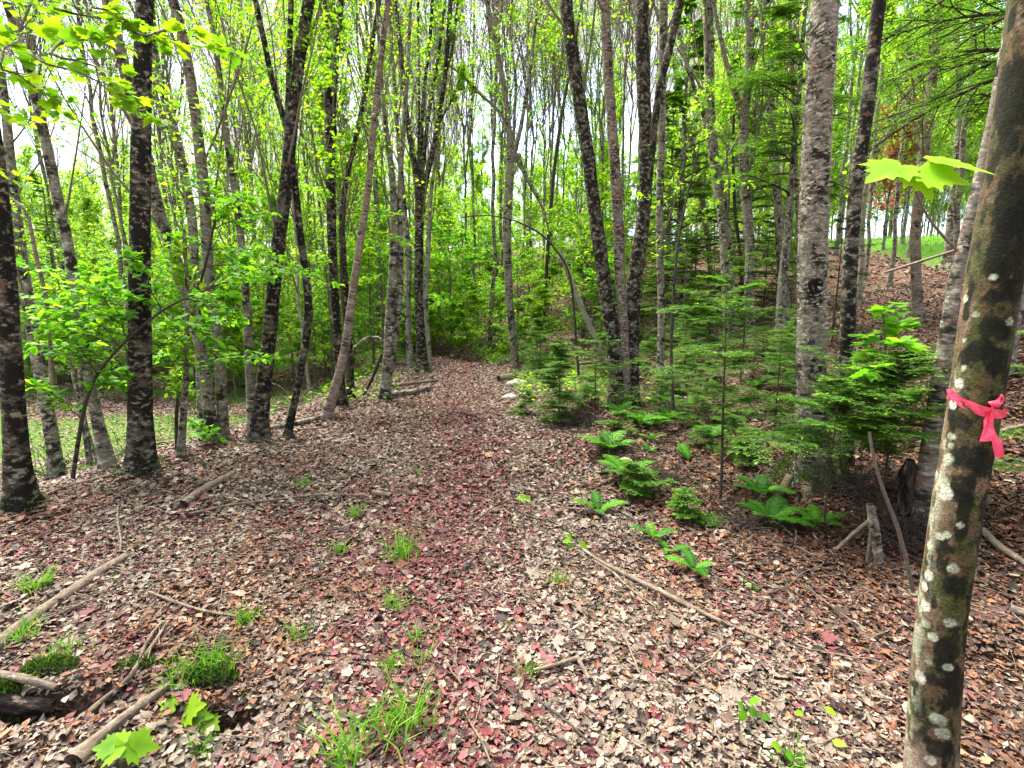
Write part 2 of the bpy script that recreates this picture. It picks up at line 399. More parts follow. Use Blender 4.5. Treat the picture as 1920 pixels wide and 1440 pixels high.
g = mesh_obj('ground', gv, [gf], t.m, None, {'green': green, 'soil_shade': np.clip(holes(gv[:, 0], gv[:, 1]) * 1.5 + .85 * bank_soil(gv[:, 0], gv[:, 1]), 0, 1)}, True)  # shade painted near-black into the hollows, plus dark bare earth patches on the bank
tag(g, 'leaf covered forest floor with a worn trail, a low left side and a bank rising on the right', kind='structure')

# ------------------------------------------------------------------ leaf litter (uncountable)
PAL = np.array([[.50, .41, .35], [.38, .30, .25], [.27, .19, .15], [.33, .145, .07], [.24, .10, .055], [.10, .055, .04], [.20, .04, .05], [.28, .075, .085], [.045, .03, .025]])
PAL = np.array([[.262, .205, .165], [.19, .142, .112], [.12, .082, .06], [.25, .12, .066], [.16, .068, .036], [.075, .042, .03], [.12, .026, .03], [.19, .052, .058], [.03, .02, .016]])
def litter_cols(x, y, rng, maroon_boost=0.0):
    p = np.stack([x, y], -1); u = x - trail_c(y)
    stripe = np.exp(-((u + .12 + .12 * np.sin(y * .9)) / .42) ** 2) * (1 - .55 * sstep(7.0, 8.2, y) * (1 - sstep(10.2, 11, y)))
    mar = np.clip(.62 * stripe + .32 * sstep(.54, .68, fbm(p * 2.4, 31, 3)) * sstep(1.6, 2.4, y) + .22 * sstep(.55, .7, fbm(p * 5.1, 35, 2)) + maroon_boost, 0, .85)
    orange = np.clip(.25 + .9 * sstep(.44, .60, fbm(p * .9 + 9, 41, 3)) * (1 - sstep(2.5, 5.5, y)) + .5 * sstep(.8, 1.6, u) * (1 - sstep(5, 9, y)), 0, .80)
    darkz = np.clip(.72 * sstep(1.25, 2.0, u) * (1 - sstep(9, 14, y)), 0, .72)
    orange = orange * (1 - .8 * sstep(.5, .65, fbm(p * 1.4, 51, 2)))
    r = rng.random(len(x)); r2 = rng.random(len(x))
    k = np.where(r2 < .58, 0, np.where(r2 < .86, 1, 2))
    ko = np.where(r2 < .35, 3, np.where(r2 < .72, 4, np.where(r2 < .88, 5, 1)))
    km = np.where(r2 < .45, 7, np.where(r2 < .9, 6, 5))
    kk = np.where(r < mar, km, np.where(r < mar + (1 - mar) * orange, ko, k))
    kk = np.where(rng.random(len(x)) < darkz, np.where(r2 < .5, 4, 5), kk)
    kk = np.where(rng.random(len(x)) < .10, 8, kk)
    c = PAL[kk] * (.55 + .85 * rng.random((len(x), 1)) ** 1.3) * (1 + .035 * rng.normal(size=(len(x), 3)))
    return np.clip(c, .005, .7)
def scatter(n, y0, y1, slope, pad, rng, power=1.0):
    y = y0 + (y1 - y0) * rng.random(n) ** power
    # area-uniform within the wedge
    y = np.sqrt(y0 ** 2 + (y1 ** 2 - y0 ** 2) * rng.random(n)) if power == 1.0 else y
    x = (rng.random(n) * 2 - 1) * (y * slope + pad)
    return x, y
mt = NT('litter_leaf'); colr = mt.attr('col').outputs['Color']
gg = mt.add('ShaderNodeNewGeometry')
lc = mt.mix(mt.ramp(mt.noise(gg.outputs['Position'], 140, 3, .6), [(.35, .62), (.65, 1.0)]), (0, 0, 0), colr)
mt.done(mt.bsdf(lc, .7, spec=.3).outputs[0])
LP = []
def litter(n, y0, y1, slope, pad, tmpl, s0, s1, tilt, lift, seed, power=1.0, keep=None, elong=1.0, mb=0.0):
    rng = np.random.default_rng(seed)
    x, y = scatter(n, y0, y1, slope, pad, rng, power)
    m = (lawn_mask(x, y) < .3) & (rng.random(n) > grass_zone(x, y) * .7) & (rng.random(n) > .8 * bank_soil(x, y)) & (rng.random(n) > .92 * np.clip(holes(x, y) * 1.6, 0, 1))
    if keep is not None: m &= keep(x, y, rng)
    x, y = x[m], y[m]; n = len(x)
    z = terrain(x, y) + lift * rng.random(n) + .004
    a = rng.random(n) * 2 * np.pi
    F = np.stack([np.cos(a), np.sin(a), rng.normal(0, tilt, n)], -1)
    N = np.stack([rng.normal(0, tilt, n), rng.normal(0, tilt, n), np.ones(n)], -1)
    S = s0 + (s1 - s0) * rng.random(n) ** 1.8
    j = np.stack([(.50 + .75 * rng.random(n)) * elong, .8 + .4 * rng.random(n), rng.choice([-1, 1, 1], n) * (.25 + 1.7 * rng.random(n) ** 2)], -1)
    V, Fc, k = place(tmpl, np.stack([x, y, z], -1), F, N, S, j, rng.normal(0, .22, n))
    C = np.repeat(np.concatenate([litter_cols(x, y, rng, mb), np.ones((n, 1))], 1), k, 0)
    return V, Fc, C
def litter_obj(name, parts, label):
    V, Fc, C = join(parts)
    o = mesh_obj(name, V, [Fc], mt.m, None, {'col': C}, False)
    tag(o, label, kind='stuff', cat='leaf litter')
q4 = (tmpl_simple()[0], tmpl_simple()[1])
rag = tmpl_maple(); ragL = (rag[0] * np.array([1, 1, 2.2]), rag[1])
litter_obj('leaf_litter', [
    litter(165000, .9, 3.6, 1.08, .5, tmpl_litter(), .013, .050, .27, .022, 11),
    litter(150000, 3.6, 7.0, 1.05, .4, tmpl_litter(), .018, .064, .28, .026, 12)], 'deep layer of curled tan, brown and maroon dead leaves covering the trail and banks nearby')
litter_obj('fallen_maple_leaves', [litter(1500, .9, 5.5, 1.08, .5, ragL, .045, .085, .25, .030, 13)], 'larger pale lobed dead leaves lying on top of the litter')
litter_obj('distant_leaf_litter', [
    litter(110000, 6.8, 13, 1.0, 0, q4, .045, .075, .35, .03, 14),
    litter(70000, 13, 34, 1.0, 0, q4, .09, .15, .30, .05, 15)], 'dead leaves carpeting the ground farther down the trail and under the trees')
litter_obj('fallen_maple_flowers', [litter(150000, .9, 12, .42, .3, q4, .009, .022, .5, .034, 16, elong=.8, mb=.55,
    keep=lambda x, y, r: r.random(len(x)) < .15 + .85 * np.exp(-((x - trail_c(y) + .12) / .5) ** 2))], 'maroon fallen maple seeds and flowers strewn thickest along the middle of the trail')
# bits of twig in the litter
rng = np.random.default_rng(21)
x, y = scatter(5200, .9, 10, 1.05, .4, rng); n = len(x)
a = rng.random(n) * np.pi * 2; L = .05 + .30 * rng.random(n) ** 2.2
s = np.linspace(-.5, .5, 5)[None]
bx = x[:, None] + np.cos(a)[:, None] * s * L[:, None] + rng.normal(0, .004, (n, 5)); by = y[:, None] + np.sin(a)[:, None] * s * L[:, None] + rng.normal(0, .004, (n, 5))
P = np.stack([bx, by, terrain(bx, by) + .024 + .026 * rng.random((n, 1)) + rng.normal(0, .12, (n, 1)) * s * L[:, None]], -1)
V, Q, tc = tubes(P, np.repeat((.0012 + .0028 * rng.random((n, 1)) ** 2), 5, 1), 4)
tag(mesh_obj('twig_debris', V, [Q], M['dead_wood'], None, {'tc': tc}), 'short broken twigs scattered through the dead leaves', 'twig debris', kind='stuff')

# grass as ground cover: lawn beyond the bank, strips by the low left clearing, verge far down the trail
def blades(P, h, w, rng, lean=.35):
    n = len(P); a = rng.random(n) * 2 * np.pi; b = rng.random(n) * 2 * np.pi
    H = h * (.5 + .8 * rng.random(n)); sd = np.stack([np.cos(a), np.sin(a), 0 * a], -1) * w
    ln = np.stack([np.cos(b), np.sin(b), 0 * b], -1) * (lean * H * (.3 + rng.random(n)))[:, None]
    up = np.array([0, 0, 1.]) * H[:, None]
    V = np.stack([P - sd, P + sd, P + ln * .35 + up * .55 + sd * .8, P + ln * .35 + up * .55 - sd * .8, P + ln + up * .95], 1)
    o = np.arange(n)[:, None] * 5
    return V.reshape(-1, 3), o + np.array([[0, 1, 2, 3]]), o + np.array([[3, 2, 4]])
def grass_obj(name, P, h, w, rng, mat, label=None, kind=None, parent=None, lean=.35, loc=None):
    V, Q, T3 = blades(P, h, w, rng, lean)
    o = mesh_obj(name, V, [Q, T3], mat, parent, {'rnd': np.repeat(rng.random(len(P)), 5)}, loc=loc)
    if kind: tag(o, label, 'grass', kind=kind)
    return o
rng = np.random.default_rng(31)
n = 120000; x = rng.uniform(-22, 34, n); y = 6 + 28 * rng.random(n) ** 1.3
m = (rng.random(n) < np.maximum(lawn_mask(x, y), .55 * grass_zone(x, y))) & (np.abs(x) < y * 1.12 + 1); x, y = x[m], y[m]
grass_obj('ground_grass', np.stack([x, y, terrain(x, y)], -1), .085, .008, rng, M['grass'], 'short bright grass of the low clearing, the verges and the sunny lawn beyond the bank', 'stuff')
# low green weeds far along the trail edge
n = 9000; y = rng.uniform(7.5, 22, n); u = rng.normal(0, .9, n) + np.where(rng.random(n) < .75, 1.5, -1.9)
x = trail_c(y) + u; m = (np.abs(u) > .85) & (fbm(np.stack([x, y], -1) * 1.2, 91, 2) > .42); x, y = x[m], y[m]; n = len(x)
a = rng.random(n) * 6.28
P = np.stack([x, y, terrain(x, y) + .03 + .20 * rng.random(n)], -1)
o = leaves_obj('low_weeds', tmpl_simple(), P, np.stack([np.cos(a), np.sin(a), rng.normal(.1, .3, n)], -1), np.stack([rng.normal(0, .4, n), rng.normal(0, .4, n), np.ones(n)], -1), .05 + .06 * rng.random(n), M['leaf_lime'], None)
tag(o, 'low bright green leafy weeds along both edges of the far trail', 'weeds', kind='stuff')

# ------------------------------------------------------------------ tree builders
def tree_parts(root, loc, trunk_parts, twig_parts, leaf_args, bark, twigm, tmpl, leafm, lname='crown', rng=RNG):
    V, Q, A = join(trunk_parts); k = [mesh_obj('trunk', V, [Q], bark, root, {'tc': A}, True, loc)]
    if twig_parts:
        V, Q, A = join(twig_parts); k.append(mesh_obj('branches', V, [Q], twigm, root, {'tc': A}, True, loc))
    if leaf_args is not None and len(leaf_args[0]):
        P, Fw, N, S = leaf_args; V, Fc, m = place(tmpl, P, Fw, N, S)
        k.append(mesh_obj(lname, V, [Fc], leafm, root, {'rnd': np.repeat(rng.random(len(P)), m)}, False, loc))
    KIDS[root.name] = k
def leafset(Ps, per, size, rng, flat=.5, spread=.05, lo=.15):
    T, n, _ = Ps.shape; idx = np.repeat(np.arange(T), per); t = (lo + (1 - lo) * rng.random(len(idx))) * (n - 1)
    i0 = np.minimum(t.astype(int), n - 2); f = (t - i0)[:, None]
    p = Ps[idx, i0] * (1 - f) + Ps[idx, i0 + 1] * f + rng.normal(0, spread, (len(idx), 3))
    d = unit(Ps[idx, i0 + 1] - Ps[idx, i0])
    Fw = unit(d * .6 + rng.normal(0, .7, d.shape) * np.array([1, 1, .5]) + np.array([0, 0, -.15]))
    N = unit(np.array([0, 0, 1.]) + rng.normal(0, flat, d.shape))
    return p, Fw, N, size * (.6 + .8 * rng.random(len(idx)))
def cat_leaf(*a):
    return tuple(np.concatenate([q[k] for q in a]) for k in range(4))

def hardwood(rng, H, r0, lean=(0, 0), forks=0, limb=16, clear=.35, fine=5, leafn=2, leafs=.07, steep=(18, 42), twigr=.55, sub=5, buds=False):
    n = 26; t = np.linspace(0, 1, n); wob = np.cumsum(rng.normal(0, .045, (n, 2)), 0) * H * .055
    wob -= wob[:1]
    T0 = np.stack([lean[0] * t * H + wob[:, 0], lean[1] * t * H + wob[:, 1], -.15 + t * H], -1)
    R0 = r0 * (1.0 - .80 * t ** 1.1) * (1 + .55 * np.exp(-t * H / .18))
    T0 = T0[None]; R0 = R0[None]; trunk = [tubes(T0, R0, 10)]
    stems, sr = T0, R0
    if forks:
        Fp, Fr = kids(T0, R0, forks, clear * .85, clear * 1.5, R(9), R(22), .62, .35, 16, rng, rfac=.8, taper=.85, wob=.05)
        trunk.append(tubes(Fp, Fr, 8))
        a, ar = kids(Fp, Fr, max(3, limb // 2), .15, .95, R(steep[0]), R(steep[1]), .34, .9, 8, rng, rfac=.5, taper=.75)
    L1, r1 = kids(T0, R0, limb, clear, .97, R(steep[0]), R(steep[1]), .30, .9, 9, rng, rfac=.5, taper=.75)
    if forks:
        L1 = np.concatenate([L1[:, :8], a]); r1 = np.concatenate([r1[:, :8], ar])
    tw = [tubes(L1, r1, 5)]
    L2, r2 = kids(L1, r1, sub, .2, .98, R(20), R(45), .45, .5, 6, rng, rfac=.55, taper=.7, wob=.10)
    tw.append(tubes(L2, np.maximum(r2, .0035), 4))
    L3, r3 = kids(L2, r2, fine, .15, 1, R(20), R(50), .5, .4, 5, rng, rfac=.5, taper=.6, wob=.12, minlen=.18)
    tw.append(tubes(L3, np.maximum(r3, .0028) * 1.0, 3))
    return trunk, tw, leafset(L3, leafn, leafs, rng, .55, .05), leafset(L2, 1, leafs, rng)

def hemlock(rng, H, r0, nb=60, spread=.30, l2=12, l3=5, nps=10, nl=.02, nw=.0035, z0=.08, droop=-.35, tipup=0, twr=.0012, lean=(0, 0)):
    n = 20; t = np.linspace(0, 1, n); wob = np.cumsum(rng.normal(0, .03, (n, 2)), 0) * H * .03
    T0 = np.stack([lean[0] * t * H + wob[:, 0] - wob[0, 0], lean[1] * t * H + wob[:, 1] - wob[0, 1], -.08 + t * H], -1)
    R0 = r0 * (1 - .9 * t)
    tz = z0 + (.97 - z0) * ((np.arange(nb) + rng.random(nb)) / nb); az = rng.random(nb) * 6.283
    base = np.stack([np.interp(tz, t, T0[:, k]) for k in range(3)], -1)
    L = H * spread * (1 - tz) ** .75 * (.28 + 1.15 * rng.random(nb)) + .05 * H * .5
    el = R(8) + R(30) * tz + rng.normal(0, .12, nb)
    m = 9; B = np.empty((nb, m, 3)); B[:, 0] = base; d = np.stack([np.cos(az) * np.cos(el), np.sin(az) * np.cos(el), np.sin(el)], -1)
    for s in range(1, m):
        d = unit(d + np.array([0, 0, droop / m * 1.6]) + rng.normal(0, .05, d.shape)); B[:, s] = B[:, s - 1] + d * (L / (m - 1))[:, None]
    rb = np.maximum(np.interp(tz, t, R0)[:, None] * .35 * (1 - .8 * np.linspace(0, 1, m))[None], twr)
    L2, r2 = kids(B, rb, l2, .12, 1, R(42), R(62), .42, -.15, 5, rng, planar=True, rfac=.5, wob=.05)
    S = [B, L2]; tub = [tubes(B, rb, 4), tubes(L2, np.maximum(r2, twr), 3)]
    if l3:
        L3, r3 = kids(L2, r2, l3, .15, 1, R(40), R(60), .5, -.15, 4, rng, planar=True, rfac=.5, wob=.05)
        S.append(L3)
    # needles : flat rows on both sides of every twig
    nV = []; nF = []; nR = []; off = 0
    for lv, Ps in enumerate(S[1:] if nb > 25 else S):
        T, k, _ = Ps.shape; per = nps if lv else int(nps * 1.3)
        idx = np.repeat(np.arange(T), per); tt = (np.tile(np.arange(per), T) + rng.random(len(idx))) / per * (k - 1)
        i0 = np.minimum(tt.astype(int), k - 2); f = (tt - i0)[:, None]
        p = Ps[idx, i0] * (1 - f) + Ps[idx, i0 + 1] * f; dd = unit(Ps[idx, i0 + 1] - Ps[idx, i0])
        sd = unit(np.cross(dd, np.array([0, 0, 1.])) + 1e-6) * np.where(np.tile(np.arange(per), T) % 2, 1, -1)[:, None]
        Fw = unit(sd + dd * .7 + rng.normal(0, .16, dd.shape)); Nn = unit(np.array([0, 0, 1.]) + rng.normal(0, .22, dd.shape))
        s_ = nl * (.7 + .6 * rng.random(len(p)))
        tv = np.array([[0, 0, 0], [-.5 * nw / nl, .4, 0], [0, 1, 0], [.5 * nw / nl, .4, 0]])
        V, Fc, mm = place((tv, np.array([[0, 1, 2, 3]])), p, Fw, Nn, s_)
        tip = (tt / (k - 1)) ** 2; tr = rng.random(T)[idx]
        r = np.clip(.30 * rng.random(len(p)) + .25 * tr + .42 * tip * (rng.random(T)[idx] < .75), 0, 1)
        nV.append(V); nF.append(Fc + off); nR.append(np.repeat(r, mm)); off += len(V)
    return [tubes(T0[None], R0[None], 7)], tub, (np.concatenate(nV), np.concatenate(nF), np.concatenate(nR))
def hemlock_tree(name, loc, label, group, bark='twig_dark', mat='needle', seed=0, cat='hemlock', **k):
    rng = np.random.default_rng(seed); tr, tub, (V, Fc, r) = hemlock(rng, **k)
    root = empty(name, loc, label, cat, group)
    a, b, c = join(tr); kk = [mesh_obj('trunk', a, [b], M[bark], root, {'tc': c}, True)]
    a, b, c = join(tub); kk.append(mesh_obj('branches', a, [b], M['twig_dark'], root, {'tc': c}))
    kk.append(mesh_obj('needle_sprays', V, [Fc], M[mat], root, {'rnd': r})); KIDS[root.name] = kk
    return root

# sapling with flat layers of leaves (beech, maple)
def layered(rng, H, r0, nb=9, spread=.45, leafs=.07, l2=7, per=7, z0=.3):
    n = 14; t = np.linspace(0, 1, n); w = np.cumsum(rng.normal(0, .05, (n, 2)), 0) * H * .05
    T0 = np.stack([w[:, 0] - w[0, 0], w[:, 1] - w[0, 1], -.05 + t * H], -1)[None]; R0 = (r0 * (1 - .85 * t))[None]
    B, rb = kids(T0, R0, nb, z0, .98, R(50), R(80), spread, -.05, 8, rng, rfac=.5, taper=.8)
    L2, r2 = kids(B, rb, l2, .2, 1, R(30), R(55), .42, -.1, 5, rng, planar=True, rfac=.5)
    lf = leafset(L2, per, leafs, rng, .28, .02); lf2 = leafset(B, per, leafs, rng, .28, .02, .4)
    return [tubes(T0, R0, 6)], [tubes(B, np.maximum(rb, .003), 4), tubes(L2, np.maximum(r2, .0018), 3)], cat_leaf(lf, lf2)

# ------------------------------------------------------------------ woods behind : prototypes and copies
PROTO = {}
def proto_hard(key, name, cat, seed, bark, twigm, leafm, **k):
    rng = np.random.default_rng(seed); tr, tw, l3, l2 = hardwood(rng, **k)
    root = empty(name, (0, 0, -50), None, cat)
    tree_parts(root, None, tr, tw, cat_leaf(l3, l2), M[bark], M[twigm], tmpl_simple(), M[leafm], rng=rng); PROTO[key] = [root, 0]
proto_hard('a', 'maple_tree', 'tree', 101, 'bark_far', 'twig', 'leaf_lime', H=15, r0=.062, forks=2, limb=20, clear=.25, sub=6, fine=5, leafn=11, leafs=.08)
proto_hard('b', 'maple_tree', 'tree', 102, 'bark_grey', 'twig', 'bud', H=17, r0=.062, forks=3, limb=16, clear=.35, sub=6, fine=4, leafn=2, leafs=.06, steep=(12, 30))
proto_hard('c', 'maple_tree', 'tree', 103, 'bark_far', 'twig', 'leaf_lime', H=13, r0=.045, limb=22, clear=.22, sub=5, fine=4, leafn=12, leafs=.08, steep=(22, 50))
proto_hard('d', 'birch_tree', 'tree', 104, 'bark_birch', 'twig', 'leaf_lime', H=16, r0=.055, limb=22, clear=.40, sub=5, fine=5, leafn=11, leafs=.07, steep=(15, 38))
proto_hard('e', 'poplar_tree', 'tree', 105, 'bark_far', 'twig', 'leaf_pale', H=12, r0=.06, limb=28, clear=.12, sub=6, fine=4, leafn=12, leafs=.135, steep=(20, 45))
proto_hard('f', 'poplar_tree', 'tree', 106, 'bark_grey', 'twig', 'leaf_pale', H=10, r0=.05, limb=26, clear=.10, sub=6, fine=4, leafn=12, leafs=.135, steep=(25, 55))
for key, seed, H, sp, nb, mt_ in (('h', 201, 9.5, .24, 70, 'needle'), ('i', 202, 6.0, .30, 56, 'needle'), ('j', 203, 13, .22, 84, 'needle_dark')):
    r_ = hemlock_tree('hemlock_tree', (0, 0, -50), None, None, 'bark_grey', mt_, seed, 'hemlock', H=H, r0=.014 * H, nb=nb, spread=sp, l2=14, l3=4, nps=7, nl=.085, nw=.03, z0=.06, droop=-.5, twr=.004)
    PROTO[key] = [r_, 0]
for key, seed, H, mt_ in (('s', 301, 3.2, 'leaf_beech'), ('t', 302, 4.6, 'leaf_lime'), ('u', 303, 2.2, 'leaf_lime')):
    rng = np.random.default_rng(seed); tr, tw, lf = layered(rng, H, .009 * H + .004, nb=26, spread=.42, leafs=.095, l2=9, per=11, z0=.10)
    root = empty('beech_sapling', (0, 0, -50), None, 'sapling'); tree_parts(root, None, tr, tw, lf, M['twig'], M['twig'], tmpl_simple(), M[mt_], rng=rng); PROTO[key] = [root, 0]
def put(key, x, y, rz, s, label, group, dz=0):
    r, used = PROTO[key]
    o = r if not used else copy_tree(r)
    PROTO[key][1] = 1
    o.location = (x, y, th(x, y) + dz); o.rotation_euler = (0, 0, rz); o.scale = (s, s, s)
    o['label'] = label; o['group'] = group
    return o
TAKEN = []
def free(x, y, d):
    return all((x - a) ** 2 + (y - b) ** 2 > d * d for a, b in TAKEN)
def woods(keys, n, xr, yr, dmin, label, group, seed, smin=.8, smax=1.15, cond=None, cap=.29):
    rng = np.random.default_rng(seed); c = 0; tries = 0
    while c < n and tries < n * 60:
        tries += 1
        y = rng.uniform(*yr); x = rng.uniform(*xr)
        if abs(x) > y * 1.06 + .6: continue
        u = x - float(trail_c(y))
        if -1.15 < u < 1.25 and y < 13.2: continue
        if cond and not cond(x, y, u): continue
        if not free(x, y, dmin): continue
        TAKEN.append((x, y)); c += 1
        k = keys[int(rng.integers(len(keys)))]; s = rng.uniform(smin, smax)
        if k in 'ef' and cap: s = min(s, (1.4 + cap * y - th(x, y)) * rng.uniform(.7, 1.05) / (12 if k == 'e' else 10))
        put(k, x, y, rng.random() * 6.28, s, label, group)
    return c
# ------------------------------------------------------------------ traced trees
def px_path(pts, Y=None, base=True, lean_y=0.0):
    """pixel polyline (bottom to top) -> 3D path at the depth of its foot, with width in px -> radius"""
    p = np.array(pts, float)
    if Y is None: Y = ground(p[0, 0], p[0, 1])[1]
    Ys = np.full(len(p), Y, float)
    P = at_y(p[:, 0], p[:, 1], Ys)
    dep = Ys * 1.0 / ray(p[:, 0], p[:, 1])[:, 1]
    return P, p[:, 2] / F_PX * dep / 2 * .96 / np.sqrt(1 + ((p[:, 0] - 960) / F_PX) ** 2)
def near_trunk(P, Rr, sides, step, flare=.5, seed=0, amp=.05, knots=0, fl_h=.13):
    L = np.linalg.norm(np.diff(P, axis=0), axis=1).sum(); n = int(L / step) + 4
    Q = smooth_path(np.concatenate([P, Rr[:, None]], 1), n); C = Q[:, :3]; r = Q[:, 3]
    tan = unit(np.gradient(C, axis=0)); ref = np.array([1., 0, 0]); b = unit(np.cross(tan, ref)); a = np.cross(b, tan)
    th_ = np.arange(sides) / sides * 2 * np.pi
    s = np.concatenate([[0], np.cumsum(np.linalg.norm(np.diff(C, axis=0), axis=1))])
    fz = np.exp(-np.maximum(s - .1, 0) / fl_h)
    ph = seed * 1.7
    q = np.stack(np.broadcast_arrays(np.cos(th_)[None] * .1, np.sin(th_)[None] * .1, s[:, None]), -1)
    nz = (fbm(q * np.array([25, 25, 14]), seed, 3) - .5) * amp * 2 + (fbm(q * np.array([9, 9, 4]), seed + 9, 2) - .5) * amp * 2.2
    fl = 1 + flare * fz[:, None] * (1 + .45 * np.cos(4 * th_ + ph)[None] + .25 * np.cos(3 * th_ + 2 * ph)[None])
    rad = r[:, None] * (1 + nz) * fl
    V = C[:, None] + (a[:, None] * np.cos(th_)[None, :, None] + b[:, None] * np.sin(th_)[None, :, None]) * rad[..., None]
    rm = r.mean(); tc = np.stack(np.broadcast_arrays(np.cos(th_)[None] * rm, np.sin(th_)[None] * rm, s[:, None]), -1)
    i = np.arange(n - 1)[:, None]; j = np.arange(sides)[None]
    F = np.stack([i * sides + j, i * sides + (j + 1) % sides, (i + 1) * sides + (j + 1) % sides, (i + 1) * sides + j], -1).reshape(-1, 4)
    return V.reshape(-1, 3), F, tc.reshape(-1, 3)
def extend(P, Rr, H, zbase, rng):
    """carry the stem on above the frame to its full height"""
    if P[-1, 2] - zbase >= H * .9: return P, Rr
    d = unit(P[-1] - P[-2]); top = zbase + H; k = 6; q = [P[-1]]; r = [Rr[-1]]
    st = (top - P[-1, 2]) / k
    for i in range(k):
        d = unit(d + np.array([0, 0, .35]) + rng.normal(0, .06, 3)); q.append(q[-1] + d * st / max(d[2], .4)); r.append(Rr[-1] * (1 - .85 * (i + 1) / k))
    return np.concatenate([P, q[1:]]), np.concatenate([Rr, r[1:]])
def traced(name, label, stems, mat, H=11, group=None, cat='tree', twigm='twig', leafm='leaf_lime', step=.03, sides=20, seed=1,
           limbs=15, clear=.17, leafn=8, leafs=.052, epi=0, flare=.75, Y=None, amp=.05, tmpl=None, moss=False, side_limbs=0, ext=True, extra=None):
    rng = np.random.default_rng(seed)
    P0, R0 = px_path(stems[0], Y); Y0 = P0[0, 1]; base = P0[0].copy()
    TAKEN.append((base[0], base[1]))
    root = empty(name, tuple(base), label, cat, group)
    tp = []; tw = []; lf = []
    for k, st in enumerate(stems):
        if k == 0: P, Rr = P0, R0
        else: P, Rr = px_path(st, Y0 + (.04 * k if ext else 0))
        if k == 0 or st[0][1] > stems[0][0][1] - 25:
            d0 = P[0] - P[1]; P = np.concatenate([P[:1] + unit(d0) * .14 * np.array([.3, .3, 1]), P]); Rr = np.concatenate([Rr[:1], Rr])
        if ext and st[-1][1] <= 40: P, Rr = extend(P, Rr, H * (1 - .08 * k), base[2], rng)
        big = Rr[0] > .035
        tp.append(near_trunk(P, Rr, sides if big else 9, step if big else step * 1.6, flare if k == 0 or big else .15, seed + k, amp if big else .03))
        S = smooth_path(np.concatenate([P, Rr[:, None]], 1), 24)
        if limbs:
            L1, r1 = kids(S[None, :, :3], S[None, :, 3], limbs if k == 0 else max(4, limbs // 2), clear, .98, R(16), R(42), .20, .8, 8, rng, rfac=.24, taper=.75)
            L2, r2 = kids(L1, r1, 5, .2, 1, R(20), R(50), .45, .4, 5, rng, rfac=.55, wob=.1)
            L3, r3 = kids(L2, r2, 4, .1, 1, R(20), R(50), .5, .2, 4, rng, rfac=.5, wob=.1, minlen=.12)
            tw += [tubes(L1, r1, 5), tubes(L2, np.maximum(r2, .002), 4), tubes(L3, np.maximum(r3, .0015), 3)]
            lf.append(leafset(L3, leafn, leafs, rng, .5, .03))
        if side_limbs:
            L1, r1 = kids(S[None, :, :3], S[None, :, 3], side_limbs, .16, .42, R(40), R(75), .13, .25, 8, rng, rfac=.16, taper=.8, wob=.12)
            L2, r2 = kids(L1, r1, 4, .2, 1, R(25), R(55), .45, .1, 5, rng, rfac=.6, wob=.1)
            tw += [tubes(L1, np.maximum(r1, .0025), 4), tubes(L2, np.maximum(r2, .0015), 3)]
            lf.append(leafset(L2, 2, leafs, rng, .4, .03))
        if epi:
            L1, r1 = kids(S[None, :, :3], S[None, :, 3], epi, .18, .6, R(30), R(80), .03, .2, 4, rng, rfac=.10, wob=.2)
            tw.append(tubes(L1, np.maximum(r1, .0015), 3)); lf.append(leafset(L1, 7, leafs * .9, rng, .6, .05))
    if extra: tp += extra
    V, Q, A = join(tp); mesh_obj('trunk', V, [Q], M[mat], root, {'tc': A}, True, base)
    if tw:
        V, Q, A = join(tw); mesh_obj('branches', V, [Q], M[twigm], root, {'tc': A}, True, base)
        a = cat_leaf(*lf); V, Fc, m = place(tmpl or tmpl_simple(), *a)
        mesh_obj('crown', V, [Fc], M[leafm], root, {'rnd': np.repeat(rng.random(len(a[0])), m)}, False, base)
    if moss:
        rg = np.random.default_rng(seed + 500); n = moss; a = rg.random(n) * 6.28; hh = np.abs(rg.normal(0, .09 if moss < 2000 else .17, n)) + .0
        r = R0[0] * (1.35 + .9 * np.exp(-hh / .08)) * (.95 + .1 * rg.random(n))
        Pm = base + np.stack([np.cos(a) * r, np.sin(a) * r, hh - .02], -1)
        grass_obj('moss', Pm, .022, .003, rg, M['moss'], parent=root, loc=base)['kind'] = 'stuff'
    return root

GL = 'trees lining the left edge of the trail'; GR = 'trees on the right bank'; GM = 'trees beside the trail farther on'
traced('dark_maple_tree', 'black barked trunk at the far left edge of the photo, foot among the dead leaves', [[(38, 955, 66), (30, 830, 52), (18, 650, 50), (8, 480, 48), (-8, 300, 44), (-40, 100, 40), (-60, 0, 38)]], 'bark_dark', 10, GL, seed=1, moss=260, limbs=8)
traced('birch_tree', 'thin grey trunk just right of the black trunk at the left edge', [[(108, 897, 32), (95, 800, 30), (78, 710, 28), (57, 600, 28), (42, 490, 26), (28, 390, 24), (10, 200, 20), (-12, 30, 18)]], 'bark_grey', 10, GL, seed=2, limbs=8)
traced('birch_tree', 'leaning grey brown trunk curving up to the top left corner, behind the leafy maple sapling', [[(205, 880, 32), (184, 796, 26), (165, 700, 24), (146, 560, 24), (127, 456, 24), (108, 370, 24), (93, 300, 24), (79, 233, 23), (60, 150, 22), (33, 67, 22), (12, 0, 22)]], 'bark_grey', 10, GL, seed=3, limbs=8, epi=3)
traced('grey_sapling', 'slim pale double stem left of the big dark trunk', [[(170, 872, 13), (158, 800, 12), (140, 710, 11), (125, 640, 10), (118, 560, 8)], [(185, 868, 10), (160, 800, 9), (148, 700, 8), (150, 600, 7)]], 'bark_grey', 3, GL, seed=4, limbs=4, clear=.6, cat='sapling', ext=False)
